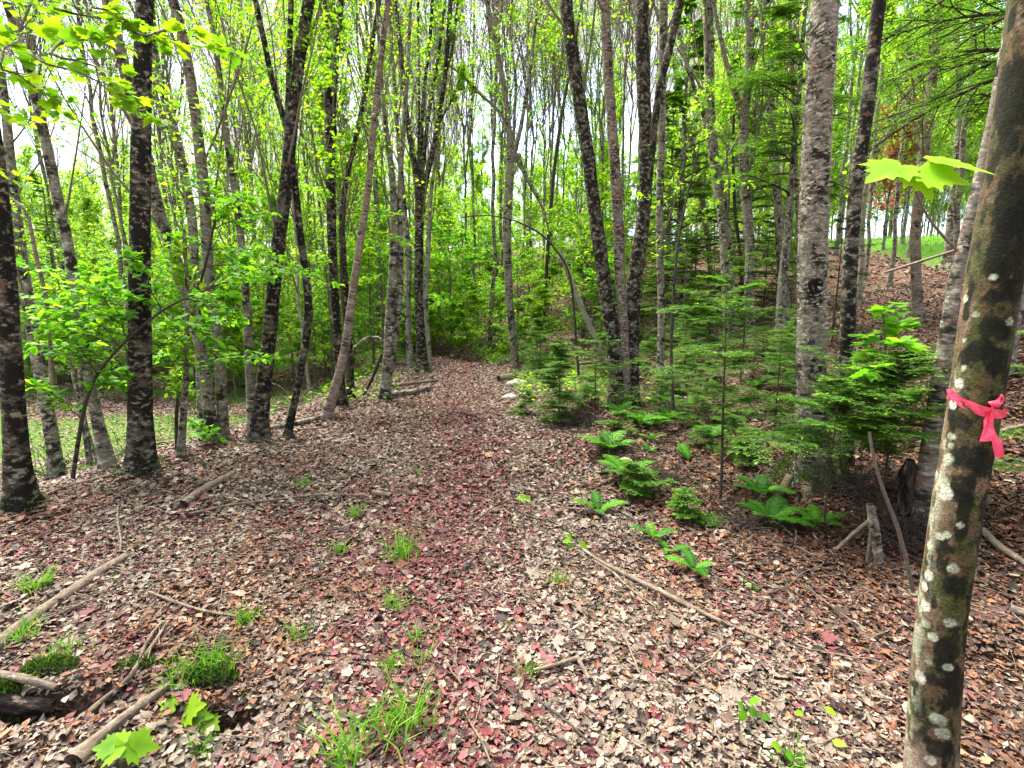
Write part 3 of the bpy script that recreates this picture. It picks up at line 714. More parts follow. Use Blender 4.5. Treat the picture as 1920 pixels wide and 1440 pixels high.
traced('crooked_sapling', 'pale crooked dead looking stem hooked over at the left edge', [[(97, 700, 8), (88, 560, 9), (72, 500, 9), (60, 440, 9), (52, 400, 8), (38, 380, 7), (22, 372, 5)]], 'bark_white', 3, GL, seed=5, limbs=0, cat='sapling', Y=4.6, ext=False)
traced('dark_maple_tree', 'thick straight dark trunk with mossy flared foot, biggest on the left side of the trail', [[(265, 888, 60), (264, 800, 52), (262, 700, 50), (262, 600, 47), (262, 480, 44), (263, 350, 43), (266, 200, 40), (268, 90, 37), (270, 0, 36)]], 'bark_dark', 13, GL, seed=6, moss=700, flare=.6, epi=3, clear=.36, step=.025, sides=26)
traced('birch_tree', 'grey trunk leaning left behind the thick dark trunk, crossing it near the top', [[(398, 828, 24), (385, 700, 24), (365, 600, 24), (330, 490, 27), (307, 420, 28), (290, 385, 27), (275, 290, 27), (245, 180, 27), (225, 90, 26), (200, 0, 26)]], 'bark_birch', 12, GL, seed=7)
traced('birch_tree', 'grey birch just right of the thick dark trunk, upright with patches of peeling bark', [[(418, 824, 24), (418, 770, 23), (410, 640, 22), (395, 560, 22), (387, 460, 23), (385, 367, 24), (376, 300, 24), (369, 230, 22), (357, 143, 22), (346, 83, 22), (325, 0, 22)]], 'bark_birch', 12, GL, seed=8, epi=3)
traced('grey_sapling', 'slender grey stem leaning left out from behind the thick dark trunk', [[(378, 812, 17), (375, 700, 17), (368, 560, 18), (360, 400, 20), (352, 367, 20), (340, 293, 19), (320, 217, 18), (300, 167, 17), (288, 83, 16), (284, 0, 14)]], 'bark_grey', 10, GL, seed=9)
traced('white_birch_tree', 'slender pale birch rising in the gap between the dark trunk and the leaning trunk', [[(475, 812, 20), (468, 700, 19), (464, 600, 17), (455, 480, 16), (445, 385, 15), (430, 300, 14), (417, 180, 12), (402, 70, 11), (388, 0, 10)]], 'bark_birch', 11, GL, seed=10, epi=4)
traced('grey_sapling', 'short thin stem standing in the litter just right of the thick dark trunk foot', [[(338, 862, 17), (342, 800, 15), (348, 740, 13), (350, 640, 11), (352, 560, 9), (345, 430, 7)]], 'bark_birch', 4, GL, seed=11, cat='sapling', ext=False, limbs=5)
traced('leaning_maple_tree', 'tall dark trunk leaning right in the left half, thin twin stem beside its top', [[(485, 828, 40), (489, 760, 32), (500, 680, 30), (508, 610, 29), (516, 500, 27), (530, 400, 27), (546, 250, 26), (555, 150, 24), (565, 80, 24), (580, 0, 24)], [(528, 420, 13), (533, 350, 13), (539, 250, 12), (542, 120, 12), (546, 0, 12)]], 'bark_dark', 13, GL, seed=12, epi=3, step=.025)
traced('crooked_sapling', 'spindly mottled stem zigzagging up beside the tall leaning dark trunk', [[(537, 822, 15), (548, 772, 15), (560, 720, 14), (571, 654, 15), (580, 600, 17), (577, 540, 16), (563, 445, 15), (552, 330, 13), (546, 270, 12), (533, 220, 13), (513, 167, 13), (497, 83, 12), (478, 0, 12)]], 'bark_dark', 11, GL, seed=13)
traced('grey_maple_tree', 'mottled forking trunk left of the white birch, its upper stems clad in lime leaves', [[(642, 762, 20), (636, 700, 18), (632, 617, 18), (626, 540, 18), (622, 440, 18), (620, 350, 20), (618, 233, 20), (613, 110, 17), (606, 0, 15)], [(620, 260, 12), (626, 180, 12), (632, 90, 11), (640, 0, 10)]], 'bark_dark', 13, GL, seed=14, epi=12)
traced('white_birch_tree', 'white birch leaning right with pale ringed bark and a blackened foot', [[(608, 786, 21), (622, 750, 20), (640, 690, 18), (652, 630, 17), (660, 560, 16), (672, 470, 15), (688, 380, 14), (695, 300, 13), (703, 200, 12), (715, 100, 12), (729, 0, 12)]], 'bark_white', 13, GL, seed=15, epi=6, side_limbs=5, amp=.09)
traced('grey_maple_tree', 'thin dark stem bowing right behind the white birch, crossing it high up', [[(658, 752, 16), (656, 690, 16), (650, 600, 15), (643, 480, 14), (640, 390, 12), (652, 320, 10), (672, 240, 10), (688, 150, 10), (700, 60, 9), (713, 0, 8)]], 'bark_dark', 12, GL, seed=16, epi=5)
traced('grey_maple_tree', 'lichen spotted double trunk joined low down, beside the fallen pale sticks', [[(720, 752, 20), (728, 680, 22), (731, 600, 20), (737, 517, 18), (740, 400, 15), (733, 300, 12), (720, 220, 9), (712, 100, 7), (706, 0, 6)], [(727, 692, 13), (742, 630, 13), (750, 570, 12), (752, 470, 11), (748, 360, 10), (758, 240, 8), (766, 100, 7), (770, 0, 6)]], 'bark_grey', 13, GM, seed=17, epi=5)
traced('fan_shaped_maple_tree', 'tree fanning into many upright stems left of the trail end', [[(792, 698, 24), (790, 640, 19), (785, 583, 18), (785, 480, 18), (787, 400, 17), (783, 333, 13), (772, 283, 11), (762, 217, 10), (752, 100, 9), (741, 0, 8)],
    [(787, 400, 11), (795, 350, 12), (808, 300, 11), (822, 233, 10), (836, 133, 9), (845, 0, 9)], [(788, 370, 9), (797, 267, 9), (806, 200, 7), (820, 120, 6), (832, 30, 6)],
    [(785, 350, 8), (790, 267, 8), (795, 167, 7), (807, 67, 7), (811, 0, 6)], [(784, 330, 6), (786, 200, 5), (785, 100, 5), (784, 0, 5)], [(836, 133, 6), (850, 90, 5), (858, 0, 4)], [(822, 233, 5), (850, 180, 4), (872, 120, 4)]], 'bark_dark', 14, GM, seed=18, epi=6, limbs=9)
traced('grey_maple_tree', 'thin mottled trunk just left of the fan shaped tree', [[(770, 690, 13), (766, 620, 13), (763, 560, 13), (768, 500, 13), (762, 440, 12), (752, 330, 10), (745, 240, 8), (735, 100, 7), (728, 0, 6)]], 'bark_grey', 13, GM, seed=19, epi=5)
traced('grey_maple_tree', 'thin pale trunk touching the right side of the fan shaped tree', [[(806, 688, 12), (800, 620, 11), (797, 560, 11), (803, 470, 10), (806, 380, 8), (818, 280, 7), (822, 150, 5), (826, 0, 5)]], 'bark_far', 13, GM, seed=20, epi=4)
traced('forked_maple_tree', 'slim grey brown tree right of the trail end, forking wide near the top', [[(968, 692, 12), (962, 640, 13), (955, 560, 15), (950, 450, 16), (952, 380, 18), (958, 300, 16), (955, 240, 11), (945, 160, 10), (930, 80, 9), (912, 0, 9)],
    [(957, 300, 10), (973, 260, 9), (985, 190, 7), (998, 100, 7), (1008, 0, 6)], [(952, 240, 6), (935, 205, 6), (905, 182, 6), (872, 145, 6), (842, 122, 4)], [(968, 290, 8), (985, 330, 8), (1007, 367, 7), (1022, 400, 5), (1030, 440, 3)], [(962, 270, 6), (968, 150, 6), (955, 60, 5), (960, 0, 5)]], 'bark_birch', 14, GM, seed=21, epi=8, ext=True, limbs=8)
traced('grey_sapling', 'whip thin dark stem bending right beyond the forked tree', [[(1018, 640, 7), (1021, 560, 7), (1027, 467, 7), (1032, 400, 7), (1038, 327, 7), (1050, 233, 6), (1062, 165, 6), (1082, 60, 5), (1092, 0, 4)]], 'twig_dark', 9, GM, seed=22, cat='sapling', epi=5, limbs=6)
traced('three_stemmed_tree', 'dark tree right of the trail that splits low into two thick black stems', [[(1160, 757, 38), (1157, 690, 34), (1152, 640, 32), (1142, 590, 27), (1133, 530, 27), (1124, 460, 27), (1113, 383, 26), (1103, 290, 25), (1086, 190, 25), (1072, 95, 25), (1060, 0, 25)],
    [(1185, 757, 32), (1184, 700, 30), (1184, 620, 30), (1188, 533, 30), (1198, 465, 29), (1209, 400, 27), (1212, 300, 26), (1208, 200, 26), (1204, 100, 27), (1204, 0, 27)],
    [(1212, 380, 14), (1220, 310, 14), (1229, 220, 14), (1236, 160, 15), (1255, 95, 16), (1264, 50, 17), (1278, 0, 18)]], 'bark_dark', 13, GR, seed=23, flare=.25, clear=.32, epi=2, step=.028, sides=24, amp=.07)
traced('reddish_birch_tree', 'reddish brown scaly stem growing up between the two black stems of the split tree', [[(1173, 745, 22), (1170, 640, 20), (1167, 583, 20), (1163, 517, 20), (1160, 440, 21), (1155, 333, 21), (1147, 233, 20), (1139, 110, 20), (1133, 0, 20)]], 'bark_red', 13, GR, seed=24, flare=.1, clear=.34, epi=4, Y=7.75, amp=.12, step=.02, sides=26)
traced('smooth_maple_tree', 'slim smooth dark trunk rising straight just right of the split black tree', [[(1237, 712, 16), (1240, 617, 14), (1240, 550, 14), (1236, 470, 14), (1237, 370, 15), (1240, 290, 15), (1241, 200, 16), (1243, 100, 16), (1244, 0, 17)], [(1243, 60, 7), (1232, 20, 6), (1218, -10, 5)]], 'bark_grey', 13, GR, seed=25, epi=2)
traced('scaly_maple_tree', 'scaly brown trunk on the bank with a limb angling up to its left', [[(1372, 640, 30), (1366, 540, 28), (1362, 467, 25), (1356, 400, 23), (1345, 333, 21), (1334, 267, 20), (1330, 200, 20), (1330, 100, 20), (1326, 0, 20)], [(1331, 240, 9), (1312, 195, 9), (1290, 130, 9), (1272, 60, 8), (1262, 0, 8)]], 'bark_grey', 13, GR, seed=26, epi=3)
traced('scaly_birch_tree', 'rough grey brown birch on the bank with a dark limb bending off to the left', [[(1408, 640, 22), (1404, 540, 20), (1407, 467, 19), (1401, 400, 20), (1394, 300, 20), (1394, 233, 19), (1400, 167, 19), (1407, 100, 18), (1404, 0, 18)], [(1395, 225, 11), (1380, 180, 11), (1366, 135, 10), (1350, 70, 8), (1338, 10, 8)]], 'bark_birch', 13, GR, seed=27)
traced('maple_tree', 'narrow dark trunk on the bank immediately left of the big peeling birch', [[(1474, 600, 24), (1467, 530, 21), (1463, 450, 19), (1459, 385, 18), (1453, 300, 17), (1443, 200, 15), (1434, 100, 15), (1429, 0, 14)]], 'bark_grey', 13, GR, seed=28, epi=4)
traced('grey_sapling', 'thin reddish stem high up between the narrow dark trunk and the big peeling birch', [[(1502, 600, 8), (1497, 450, 8), (1492, 300, 9), (1487, 150, 9), (1479, 0, 8)]], 'bark_red', 12, GR, seed=29, cat='sapling')
traced('slanted_maple_tree', 'thin trunk slanting down right behind the slim smooth trunk, from top centre right', [[(1336, 560, 11), (1330, 480, 11), (1322, 410, 11), (1313, 345, 11), (1302, 283, 11), (1283, 213, 10), (1267, 133, 9), (1250, 60, 8), (1240, 0, 7)]], 'bark_birch', 12, GR, seed=30, epi=5)
traced('grey_sapling', 'dark thin pole stem left of the scaly birch on the bank', [[(1393, 610, 8), (1389, 480, 7), (1378, 400, 7), (1374, 300, 6), (1376, 200, 5)]], 'twig_dark', 6, GR, seed=31, cat='sapling', limbs=5, ext=False)
rb = traced('peeling_birch_tree', 'big rough grey birch with curling bark, a dark knot hole and mossy pale roots', [[(1524, 900, 84), (1524, 850, 70), (1522, 780, 62), (1521, 733, 60), (1521, 606, 58), (1522, 500, 60), (1525, 400, 59), (1528, 300, 58), (1534, 200, 55), (1541, 100, 57), (1547, 0, 58)]], 'bark_birch', 15, GR, seed=32, step=.012, sides=48, flare=.30, amp=.07, moss=4200, epi=1, clear=.40)
traced('dark_maple_tree', 'dark blotchy trunk leaning right, close beside the big peeling birch', [[(1583, 885, 44), (1581, 810, 38), (1587, 710, 32), (1590, 592, 30), (1595, 480, 30), (1601, 383, 29), (1610, 310, 30), (1621, 245, 30), (1631, 160, 29), (1640, 67, 30), (1648, 0, 30)]], 'bark_dark', 13, GR, seed=33, flare=.3, epi=1, clear=.36, step=.022, sides=26, moss=200)
traced('white_birch_tree', 'pale smooth trunk standing on the slope between the dark blotchy trunk and the ribboned tree', [[(1722, 606, 24), (1719, 540, 22), (1716, 470, 22), (1717, 400, 21), (1728, 330, 20), (1737, 250, 22), (1750, 133, 20), (1756, 60, 20), (1763, 0, 18)]], 'bark_white', 13, GR, seed=34, leafm='needle')
traced('grey_maple_tree', 'shadowy grey trunk on the slope left of the ribboned tree', [[(1778, 500, 24), (1783, 420, 20), (1793, 320, 18), (1800, 230, 16), (1796, 130, 14), (1790, 0, 13)]], 'bark_grey', 13, GR, seed=35)
traced('tan_birch_tree', 'tan birch with curling bark just behind and left of the ribboned tree', [[(1730, 975, 48), (1738, 890, 42), (1748, 800, 38), (1765, 690, 34), (1783, 570, 30), (1803, 470, 27), (1826, 380, 26), (1850, 280, 25), (1875, 150, 24), (1900, 0, 22)]], 'bark_birch', 12, GR, seed=36, flare=.1, clear=.38, step=.018, sides=30)

# peeling flakes, roots and knot hole of the big birch
bP, bR = px_path([(1524, 905, 66), (1522, 780, 62), (1521, 606, 58), (1525, 400, 59), (1534, 200, 55), (1547, 0, 58)]); bl = np.array(rb.location)
rng = np.random.default_rng(77); n = 2000
S = smooth_path(np.concatenate([bP, bR[:, None]], 1), 200); ii = (rng.random(n) * 190 + 4).astype(int); an = rng.random(n) * 6.283
out = np.stack([np.cos(an), np.sin(an), 0 * an], -1); tg = np.stack([-np.sin(an), np.cos(an), 0 * an], -1)
c0 = S[ii, :3] + out * (S[ii, 3] * 1.0)[:, None]; w = .008 + .022 * rng.random(n) ** 2; hh = .003 + .006 * rng.random(n); lift = .003 + .026 * rng.random(n) ** 2.5
vv = []; tilt = rng.normal(0, .006, n)
for f_, o_ in ((-1, -.002), (-.3, .004), (.4, .5), (1, 1.0)):
    for s_ in (-1, 1):
        vv.append(c0 + tg * (w * f_)[:, None] + out * (lift * o_ if o_ > .01 else np.full(n, o_))[:, None] + np.array([0, 0, 1.]) * (hh * s_ * (1 - .6 * abs(f_)) + rng.normal(0, .003, n) + tilt * f_)[:, None])
V = np.stack(vv, 1).reshape(-1, 3); q = np.array([[0, 1, 3, 2], [2, 3, 5, 4], [4, 5, 7, 6]]); Fq = (np.arange(n)[:, None, None] * 8 + q[None]).reshape(-1, 4)
tcf = np.repeat(np.stack([np.cos(an) * .15, np.sin(an) * .15, S[ii, 2] * 1.0], -1) + rng.normal(0, .02, (n, 3)), 8, 0)
M['flake'] = bark_mat('curling_birch_bark', (.19, .17, .135), (.04, .035, .028), (.32, .30, .25), darkness=.36, palecut=.52)
mesh_obj('peeling_bark', V, [Fq], M['flake'], rb, {'tc': tcf}, False, bl)
for (pts) in ([(1492, 862, 22), (1470, 878, 24), (1447, 892, 20), (1428, 905, 9)], [(1516, 868, 26), (1512, 893, 32), (1506, 918, 32), (1500, 938, 18)], [(1546, 868, 26), (1552, 900, 32), (1556, 930, 32), (1558, 950, 16)]):
    P, Rr = px_path(pts, Y=float(bP[0, 1]) - .10); P[:, 1] -= np.linspace(-.06, .12, len(P)); P[-1, 2] -= .03; hg = terrain(P[:, 0], P[:, 1]); P[:, 2] = np.minimum(P[:, 2], hg + np.array([.13, .07, .022, -.01]))
    V, Q, A = near_trunk(P, Rr * .8, 20, .015, 0, 5, .09); mesh_obj('root', V, [Q], M['root'], rb, {'tc': A}, True, bl)
kp = at_y(1516, 537, bP[0, 1]) ; kp[1] -= float(bR[2]) - .004
a = np.linspace(0, 2 * np.pi, 17)[:-1]
V = np.concatenate([[kp + np.array([0, .025, 0])]] + [kp + np.stack([np.cos(a) * r * (1 + .15 * np.sin(3 * a)), 0 * a + dy, np.sin(a) * r * 1.25], -1) for r, dy in ((.018, .012), (.034, -.004), (.046, -.010), (.056, .006))])
T3 = np.array([(0, 1 + (k + 1) % 16, 1 + k) for k in range(16)]); Q4 = np.array([(1 + L * 16 + k, 1 + L * 16 + (k + 1) % 16, 17 + L * 16 + (k + 1) % 16, 17 + L * 16 + k) for L in range(3) for k in range(16)])
kn = NT('knot_black'); kn.done(kn.bsdf((.006, .005, .005), .95).outputs[0])
mesh_obj('knot_hole', V, [T3, Q4], kn.m, rb, None, True, bl)

# ------------------------------------------------------------------ the ribboned tree, close on the right
ctr = [(1742, 1520, 104), (1745, 1440, 102), (1752, 1300, 101), (1760, 1200, 100), (1772, 1100, 99), (1793, 960, 101), (1811, 850, 104), (1833, 740, 110), (1842, 640, 110), (1858, 560, 116), (1875, 450, 116), (1902, 300, 112), (1916, 200, 112), (1928, 100, 112), (1940, 0, 112), (1950, -100, 112)]
YR = 1.46
P, Rr = px_path(ctr, Y=YR); P[:, 1] += .0
Rr *= 1.03
TP, TR = P.copy(), Rr.copy()
gz = th(P[0, 0], YR); d = P[0] - P[1]
P = np.concatenate([[[P[0, 0] - .03, YR, gz - .12]], P]) if P[0, 2] > gz + .02 else P
Rr = np.concatenate([[Rr[0] * 1.12], Rr]) if len(Rr) < len(P) else Rr
rng = np.random.default_rng(5)
Pe, Re = extend(P, Rr, 13, gz, rng)
baseR = np.array([P[0, 0], YR, gz]); TAKEN.append((baseR[0], YR))
RT = empty('ribboned_maple_tree', tuple(baseR), 'close lichen spotted trunk on the right with a pink ribbon tied round it', 'tree', GR)
lowP = Pe[Pe[:, 2] < 5.2]; nlow = len(lowP)
V, Q, A = near_trunk(Pe[:nlow + 1], Re[:nlow + 1], 140, .0055, .10, 41, .022)
# bark colours of this one trunk: lichen discs, moss and brown patches, fixed to its surface
cc = smooth_path(Pe[:nlow + 1], 400); k = np.clip(np.searchsorted(cc[:, 2], V[:, 2]), 0, 399)
ang = np.arctan2(V[:, 1] - cc[k, 1], V[:, 0] - cc[k, 0]); z = V[:, 2]
q3 = np.stack([np.cos(ang) * .1, np.sin(ang) * .1, z], -1)
base_c = np.array([.095, .068, .042]); C = np.tile(base_c, (len(V), 1))
def blend(C, m, col): return C * (1 - m[:, None]) + np.array(col) * m[:, None]
facing = sstep(-3.3, -2.2, ang) * (1 - sstep(-1.2, .2, ang))
C = blend(C, sstep(.46, .56, fbm(q3 * np.array([22, 22, 16]), 61, 5)), (.155, .115, .075))
C = blend(C, .9 * sstep(.46, .54, fbm(q3 * np.array([22, 22, 16]), 62, 6) + .10 * np.cos(ang + .6)), (.055, .07, .018))
C = blend(C, .7 * sstep(.50, .60, fbm(q3 * np.array([17, 17, 13]), 63, 5)), (.115, .07, .036))
C = blend(C, .75 * sstep(1.25, 1.7, z) * sstep(.42, .56, fbm(q3 * np.array([15, 15, 9]), 68, 5)), (.05, .055, .022))
C = blend(C, sstep(.56, .61, fbm(q3 * np.array([20, 20, 16]), 64, 6) + .05 * np.cos(ang + .9)), (.016, .018, .010))
C = blend(C, .85 * sstep(-1.9, -2.5, -np.abs(ang + 2.9) * 2 - 1.5) * 0, (.4, .36, .3))
leftside = np.exp(-((((ang + 2 * np.pi) % (2 * np.pi)) - 2.95) / .42) ** 2)
C = blend(C, .75 * leftside * sstep(.47, .58, fbm(q3 * np.array([30, 30, 18]), 65, 5)) * (1 - sstep(1.25, 1.5, z)), (.34, .36, .27))
C = blend(C, .9 * sstep(.30, -.1, z + .25 * (fbm(q3 * 20, 66, 2) - .5)) * sstep(.35, .5, fbm(q3 * np.array([18, 18, 4]), 67, 3)), (.36, .27, .22))
def on_trunk(px, py, off=0.0):
    px = np.atleast_1d(np.asarray(px, float)); py = np.atleast_1d(np.asarray(py, float)); out = []
    for a_, b_ in zip(px, py):
        d_ = ray(a_, b_); z_ = at_y(a_, b_, YR)[2]; best = None
        for _ in range(4):
            cx = np.interp(z_, TP[:, 2], TP[:, 0]); rr0 = np.interp(z_, TP[:, 2], TR) + off
            A_ = d_[0] ** 2 + d_[1] ** 2; B_ = -2 * (d_[0] * cx + d_[1] * YR); C_ = cx ** 2 + YR ** 2 - rr0 ** 2
            D_ = max(B_ * B_ - 4 * A_ * C_, 0); t_ = (-B_ - math.sqrt(D_)) / (2 * A_); z_ = CAM[2] + d_[2] * t_
        out.append(CAM + d_ * t_)
    return np.array(out)
def spot(px, py, rx, ry, col, soft=.3, s=.9):
    global C
    p = on_trunk(px, py)[0]; dd = np.sqrt((((V[:, 0] - p[0]) ** 2 + (V[:, 1] - p[1]) ** 2) / (rx / F_PX * YR) ** 2) + ((V[:, 2] - p[2]) / (ry / F_PX * YR)) ** 2) + (1.9 if soft > .2 else .5) * (fbm(q3 * (32 if soft > .2 else 60), int(px + py), 5) - .5)
    C = blend(C, s * (1 - sstep(1 - soft, 1 + soft, dd)) , col)
for s_ in [(1838, 655, 26, 20), (1866, 620, 24, 28), (1890, 480, 40, 60), (1868, 690, 16, 14), (1800, 790, 20, 16), (1858, 1000 - 110, 20, 22), (1842, 1015, 22, 45), (1796, 1098, 24, 18), (1777, 1215, 22, 36), (1750, 1275, 26, 14), (1790, 1262, 16, 18), (1760, 1400, 24, 22), (1900, 380, 30, 50), (1858, 560, 20, 14), (1905, 180, 40, 60), (1830, 860, 34, 22), (1790, 930, 26, 16)]:
    spot(*s_, (.010, .012, .008), .22, .9)
LW = (.50, .49, .42); LG = (.36, .40, .29)
for px, py, r_, c_ in [(1799, 719, 9, LW), (1788, 757, 9, LW), (1806, 690, 5, LG), (1893, 604, 8, LG), (1806, 637, 5, LG), (1783, 818, 8, LG), (1777, 860, 10, LG), (1768, 905, 13, LG), (1772, 925, 12, LW), (1782, 835, 6, LG), (1755, 890, 9, LG), (1776, 1003, 7, LG), (1763, 1006, 8, LG), (1743, 1022, 9, LG), (1741, 1078, 10, LW), (1787, 1066, 10, LG), (1782, 1168, 11, LG), (1748, 1195, 10, LG), (1736, 1170, 9, LG), (1733, 1100, 8, LW), (1735, 1135, 10, LW), (1778, 1252, 9, LG), (1741, 1243, 6, LG), (1745, 1425, 10, LW), (1760, 1350, 15, LG), (1768, 1375, 14, LG), (1872, 85, 10, LG), (1810, 560, 7, LG), (1862, 520, 6, LG), (1800, 985, 6, LG), (1725, 1270, 12, LW), (1830, 590, 6, LG)]:
    spot(px, py, r_, r_ * (1.1 if c_ is LW else .9), c_, .08, .97)
t = NT('lichen_bark'); tcv = t.attr('tc').outputs['Vector']
n1 = t.noise(t.vmap(tcv, (1, 1, 1.3)), 150, 6, .75); n2 = t.noise(tcv, 32, 5, .65)
c = t.mix(1.0, t.attr('col').outputs['Color'], t.ramp(n1, [(.30, .15), (.5, .95), (.70, 1.9)]), 'MULTIPLY')
c = t.mix(1.0, c, t.ramp(n2, [(.3, .5), (.5, 1.0), (.7, 1.35)]), 'MULTIPLY')
t.done(t.bsdf(c, .9, t.mix(.5, n1, n2), .95, .02, .15).outputs[0])
mesh_obj('trunk', V, [Q], t.m, RT, {'tc': A, 'col': np.concatenate([np.clip(C, 0, 1), np.ones((len(C), 1))], 1)}, True, baseR)
up = Pe[nlow:]; ur = Re[nlow:]
V, Q, A = near_trunk(up, ur, 24, .06, 0, 44, .03)
S = smooth_path(np.concatenate([up, ur[:, None]], 1), 24)
L1, r1 = kids(S[None, :, :3], S[None, :, 3], 12, .1, .98, R(25), R(55), .45, .5, 8, rng, rfac=.4); L2, r2 = kids(L1, r1, 6, .2, 1, R(20), R(50), .45, .4, 5, rng); L3, r3 = kids(L2, r2, 4, .1, 1, R(20), R(50), .5, .2, 4, rng)
V2, Q2, A2 = join([(V, Q, A), tubes(L1, r1, 5), tubes(L2, r2, 4), tubes(L3, np.maximum(r3, .002), 3)])
mesh_obj('branches', V2, [Q2], M['bark_grey'], RT, {'tc': A2}, True, baseR)
V, Fc, m = place(tmpl_simple(), *leafset(L3, 3, .08, rng)); mesh_obj('crown', V, [Fc], M['leaf_maple'], RT, {'rnd': np.repeat(rng.random(len(V) // m), m)}, False, baseR)
# the low sprout with the yellow green maple leaves
YS = 1.16
tw = [smooth_path(at_y(*np.array(p_).T, YS), 16) for p_ in ([(1822, 500), (1795, 470), (1765, 440), (1738, 405), (1722, 375), (1712, 348), (1711, 318)], [(1712, 348), (1732, 336), (1750, 330)], [(1711, 320), (1730, 306), (1748, 300)], [(1711, 320), (1700, 312), (1690, 308)])]
tw[0][:4, 1] += np.linspace(.27, .0, 4)
V, Q, A = tubes(np.array(tw), np.linspace(.0035, .0016, 16)[None].repeat(4, 0), 6); mesh_obj('sprout', V, [Q], M['twig'], RT, {'tc': A}, True, baseR)
ml = tmpl_maple()
def big_leaf(a_, b_, size, Y, nrm, parent, loc, mat='leaf_maple', r=.8, name='leaf'):
    p = at_y(a_[0], a_[1], Y); q_ = at_y(b_[0], b_[1], Y - .03); f_ = unit(q_ - p)
    V, Fc, m = place(ml, p[None], f_[None], np.array([nrm], float), size)
    return mesh_obj(name, V, [Fc], M[mat], parent, {'rnd': np.clip(r - .15 + .45 * (fbm(V * 70, 3, 3) - .5) - .35 * (np.arange(len(V)) % len(ml[0]) == 0), 0, 1)}, False, loc)
big_leaf((1692, 308), (1626, 338), .098, YS, (-.1, -.55, .8), RT, baseR, r=.75)
big_leaf((1711, 318), (1735, 352), .08, YS - .02, (0, -.75, .6), RT, baseR, r=.95)
big_leaf((1745, 300), (1838, 316), .112, YS - .02, (.05, -.42, .9), RT, baseR, r=.9)
big_leaf((1728, 322), (1790, 336), .084, YS - .04, (.0, -.8, .6), RT, baseR, r=.85)

# pink ribbon
t = NT('pink_tape'); gq = t.add('ShaderNodeNewGeometry')
cN = t.mix(t.ramp(t.noise(gq.outputs['Position'], 40, 3, .6), [(.3, 0.0), (.7, 1.0)]), (.80, .045, .13), (.92, .10, .20))
bb = t.bsdf(cN, .30, t.noise(gq.outputs['Position'], 130, 4, .6), .7, .006, .6); tl = t.add('ShaderNodeBsdfTranslucent'); t.link(cN, tl.inputs['Color'])
ms = t.add('ShaderNodeMixShader'); ms.inputs[0].default_value = .25; t.link(bb.outputs[0], ms.inputs[1]); t.link(tl.outputs[0], ms.inputs[2]); t.done(ms.outputs[0]); M['pink'] = t.m
def strip(name, C0, Wd, wid, parent, loc, nrm=None):
    C0 = np.asarray(C0, float); Wd = unit(np.asarray(Wd, float)); wid = np.asarray(wid, float)[:, None]
    n = len(C0); k = 5; V = []
    tn = unit(np.gradient(C0, axis=0)); nm = unit(np.cross(tn, Wd))
    for j in range(k):
        s_ = (j / (k - 1) - .5) * 2; V.append(C0 + Wd * wid * s_ + nm * (.0025 * np.cos(s_ * 2.6 + np.arange(n) * .9))[:, None])
    V = np.stack(V, 1); i_ = np.arange(n - 1)[:, None] * k + np.arange(k - 1)[None]; i_ = i_.ravel()
    return mesh_obj(name, V.reshape(-1, 3), [np.stack([i_, i_ + 1, i_ + k + 1, i_ + k], -1)], M['pink'], parent, None, True, loc)
P, Rr = TP, TR; Ll = at_y(1835, 748, YR); c0 = np.array([np.interp(Ll[2], P[:, 2], P[:, 0]), YR, Ll[2]]); rr_ = float(np.interp(Ll[2], P[:, 2], Rr)) + .0045
RB = empty('pink_ribbon', tuple(c0), 'bright pink plastic ribbon knotted round the close trunk, two tails hanging', 'ribbon')
a = np.linspace(-np.pi, np.pi, 60); sg = -.010 * np.maximum(0, -np.sin(a)) ** 1 * np.cos(a + 1.2) * 0
zb = c0[2] + np.where(np.sin(a) < 0, -.0085 * np.cos(a) - .030 * np.maximum(0, -np.sin(a)) ** .8 - .008 * sstep(.2, .9, np.cos(a)), -.0085 * np.cos(a))
ring = np.stack([c0[0] + rr_ * np.cos(a), c0[1] + rr_ * np.sin(a), zb], -1)
wdt = .0150 - .0070 * sstep(-1.9, -.6, a) * (1 - sstep(-.6, .5, a))
strip('band', ring, np.tile([0, 0, 1.], (60, 1)) + .15 * np.stack([np.cos(a), np.sin(a), 0 * a], -1), wdt, RB, c0)
kn_ = on_trunk(1861, 757, .012)[0]
V, Q, A = tubes(np.array([kn_ + np.array([-.013, 0, .004]), kn_ + np.array([-.006, -.006, .002]), kn_ + np.array([.004, -.008, 0]), kn_ + np.array([.012, -.003, -.003]), kn_ + np.array([.016, 0, -.003])])[None], np.array([[.002, .008, .0095, .007, .002]]), 10)
mesh_obj('knot', V, [Q], M['pink'], RB, None, True, c0)
lp = on_trunk(np.array([1862, 1870, 1879, 1885, 1883, 1874, 1862]), np.array([757, 749, 741, 744, 752, 757, 760]), .012); lp[:, 1] += np.array([0, -.004, .0, .004, .004, .0, 0])
lp = smooth_path(lp, 20); strip('loop', lp, np.tile([.15, .5, 1.], (20, 1)), np.full(20, .0055), RB, c0)
YT = YR - rr_ - .018
for pts, w_ in (([(1863, 757), (1860, 775), (1853, 795), (1848, 812), (1846, 826)], [.004, .006, .009, .013, .016]), ([(1864, 758), (1863, 782), (1863, 805), (1866, 830), (1870, 855)], [.004, .006, .009, .011, .0105])):
    c_ = smooth_path(on_trunk(*np.array(pts).T, .012 + (YR - rr_ - .018 - YT)), 16); c_[:, 1] += .008 * np.sin(np.linspace(0, 5, 16)); tw_ = np.linspace(.5, -.5, 16)
    strip('tail', c_, np.stack([np.cos(tw_), np.sin(tw_), .15 + 0 * tw_], -1), np.interp(np.linspace(0, 1, 16), np.linspace(0, 1, 5), w_), RB, c0); YT -= .006
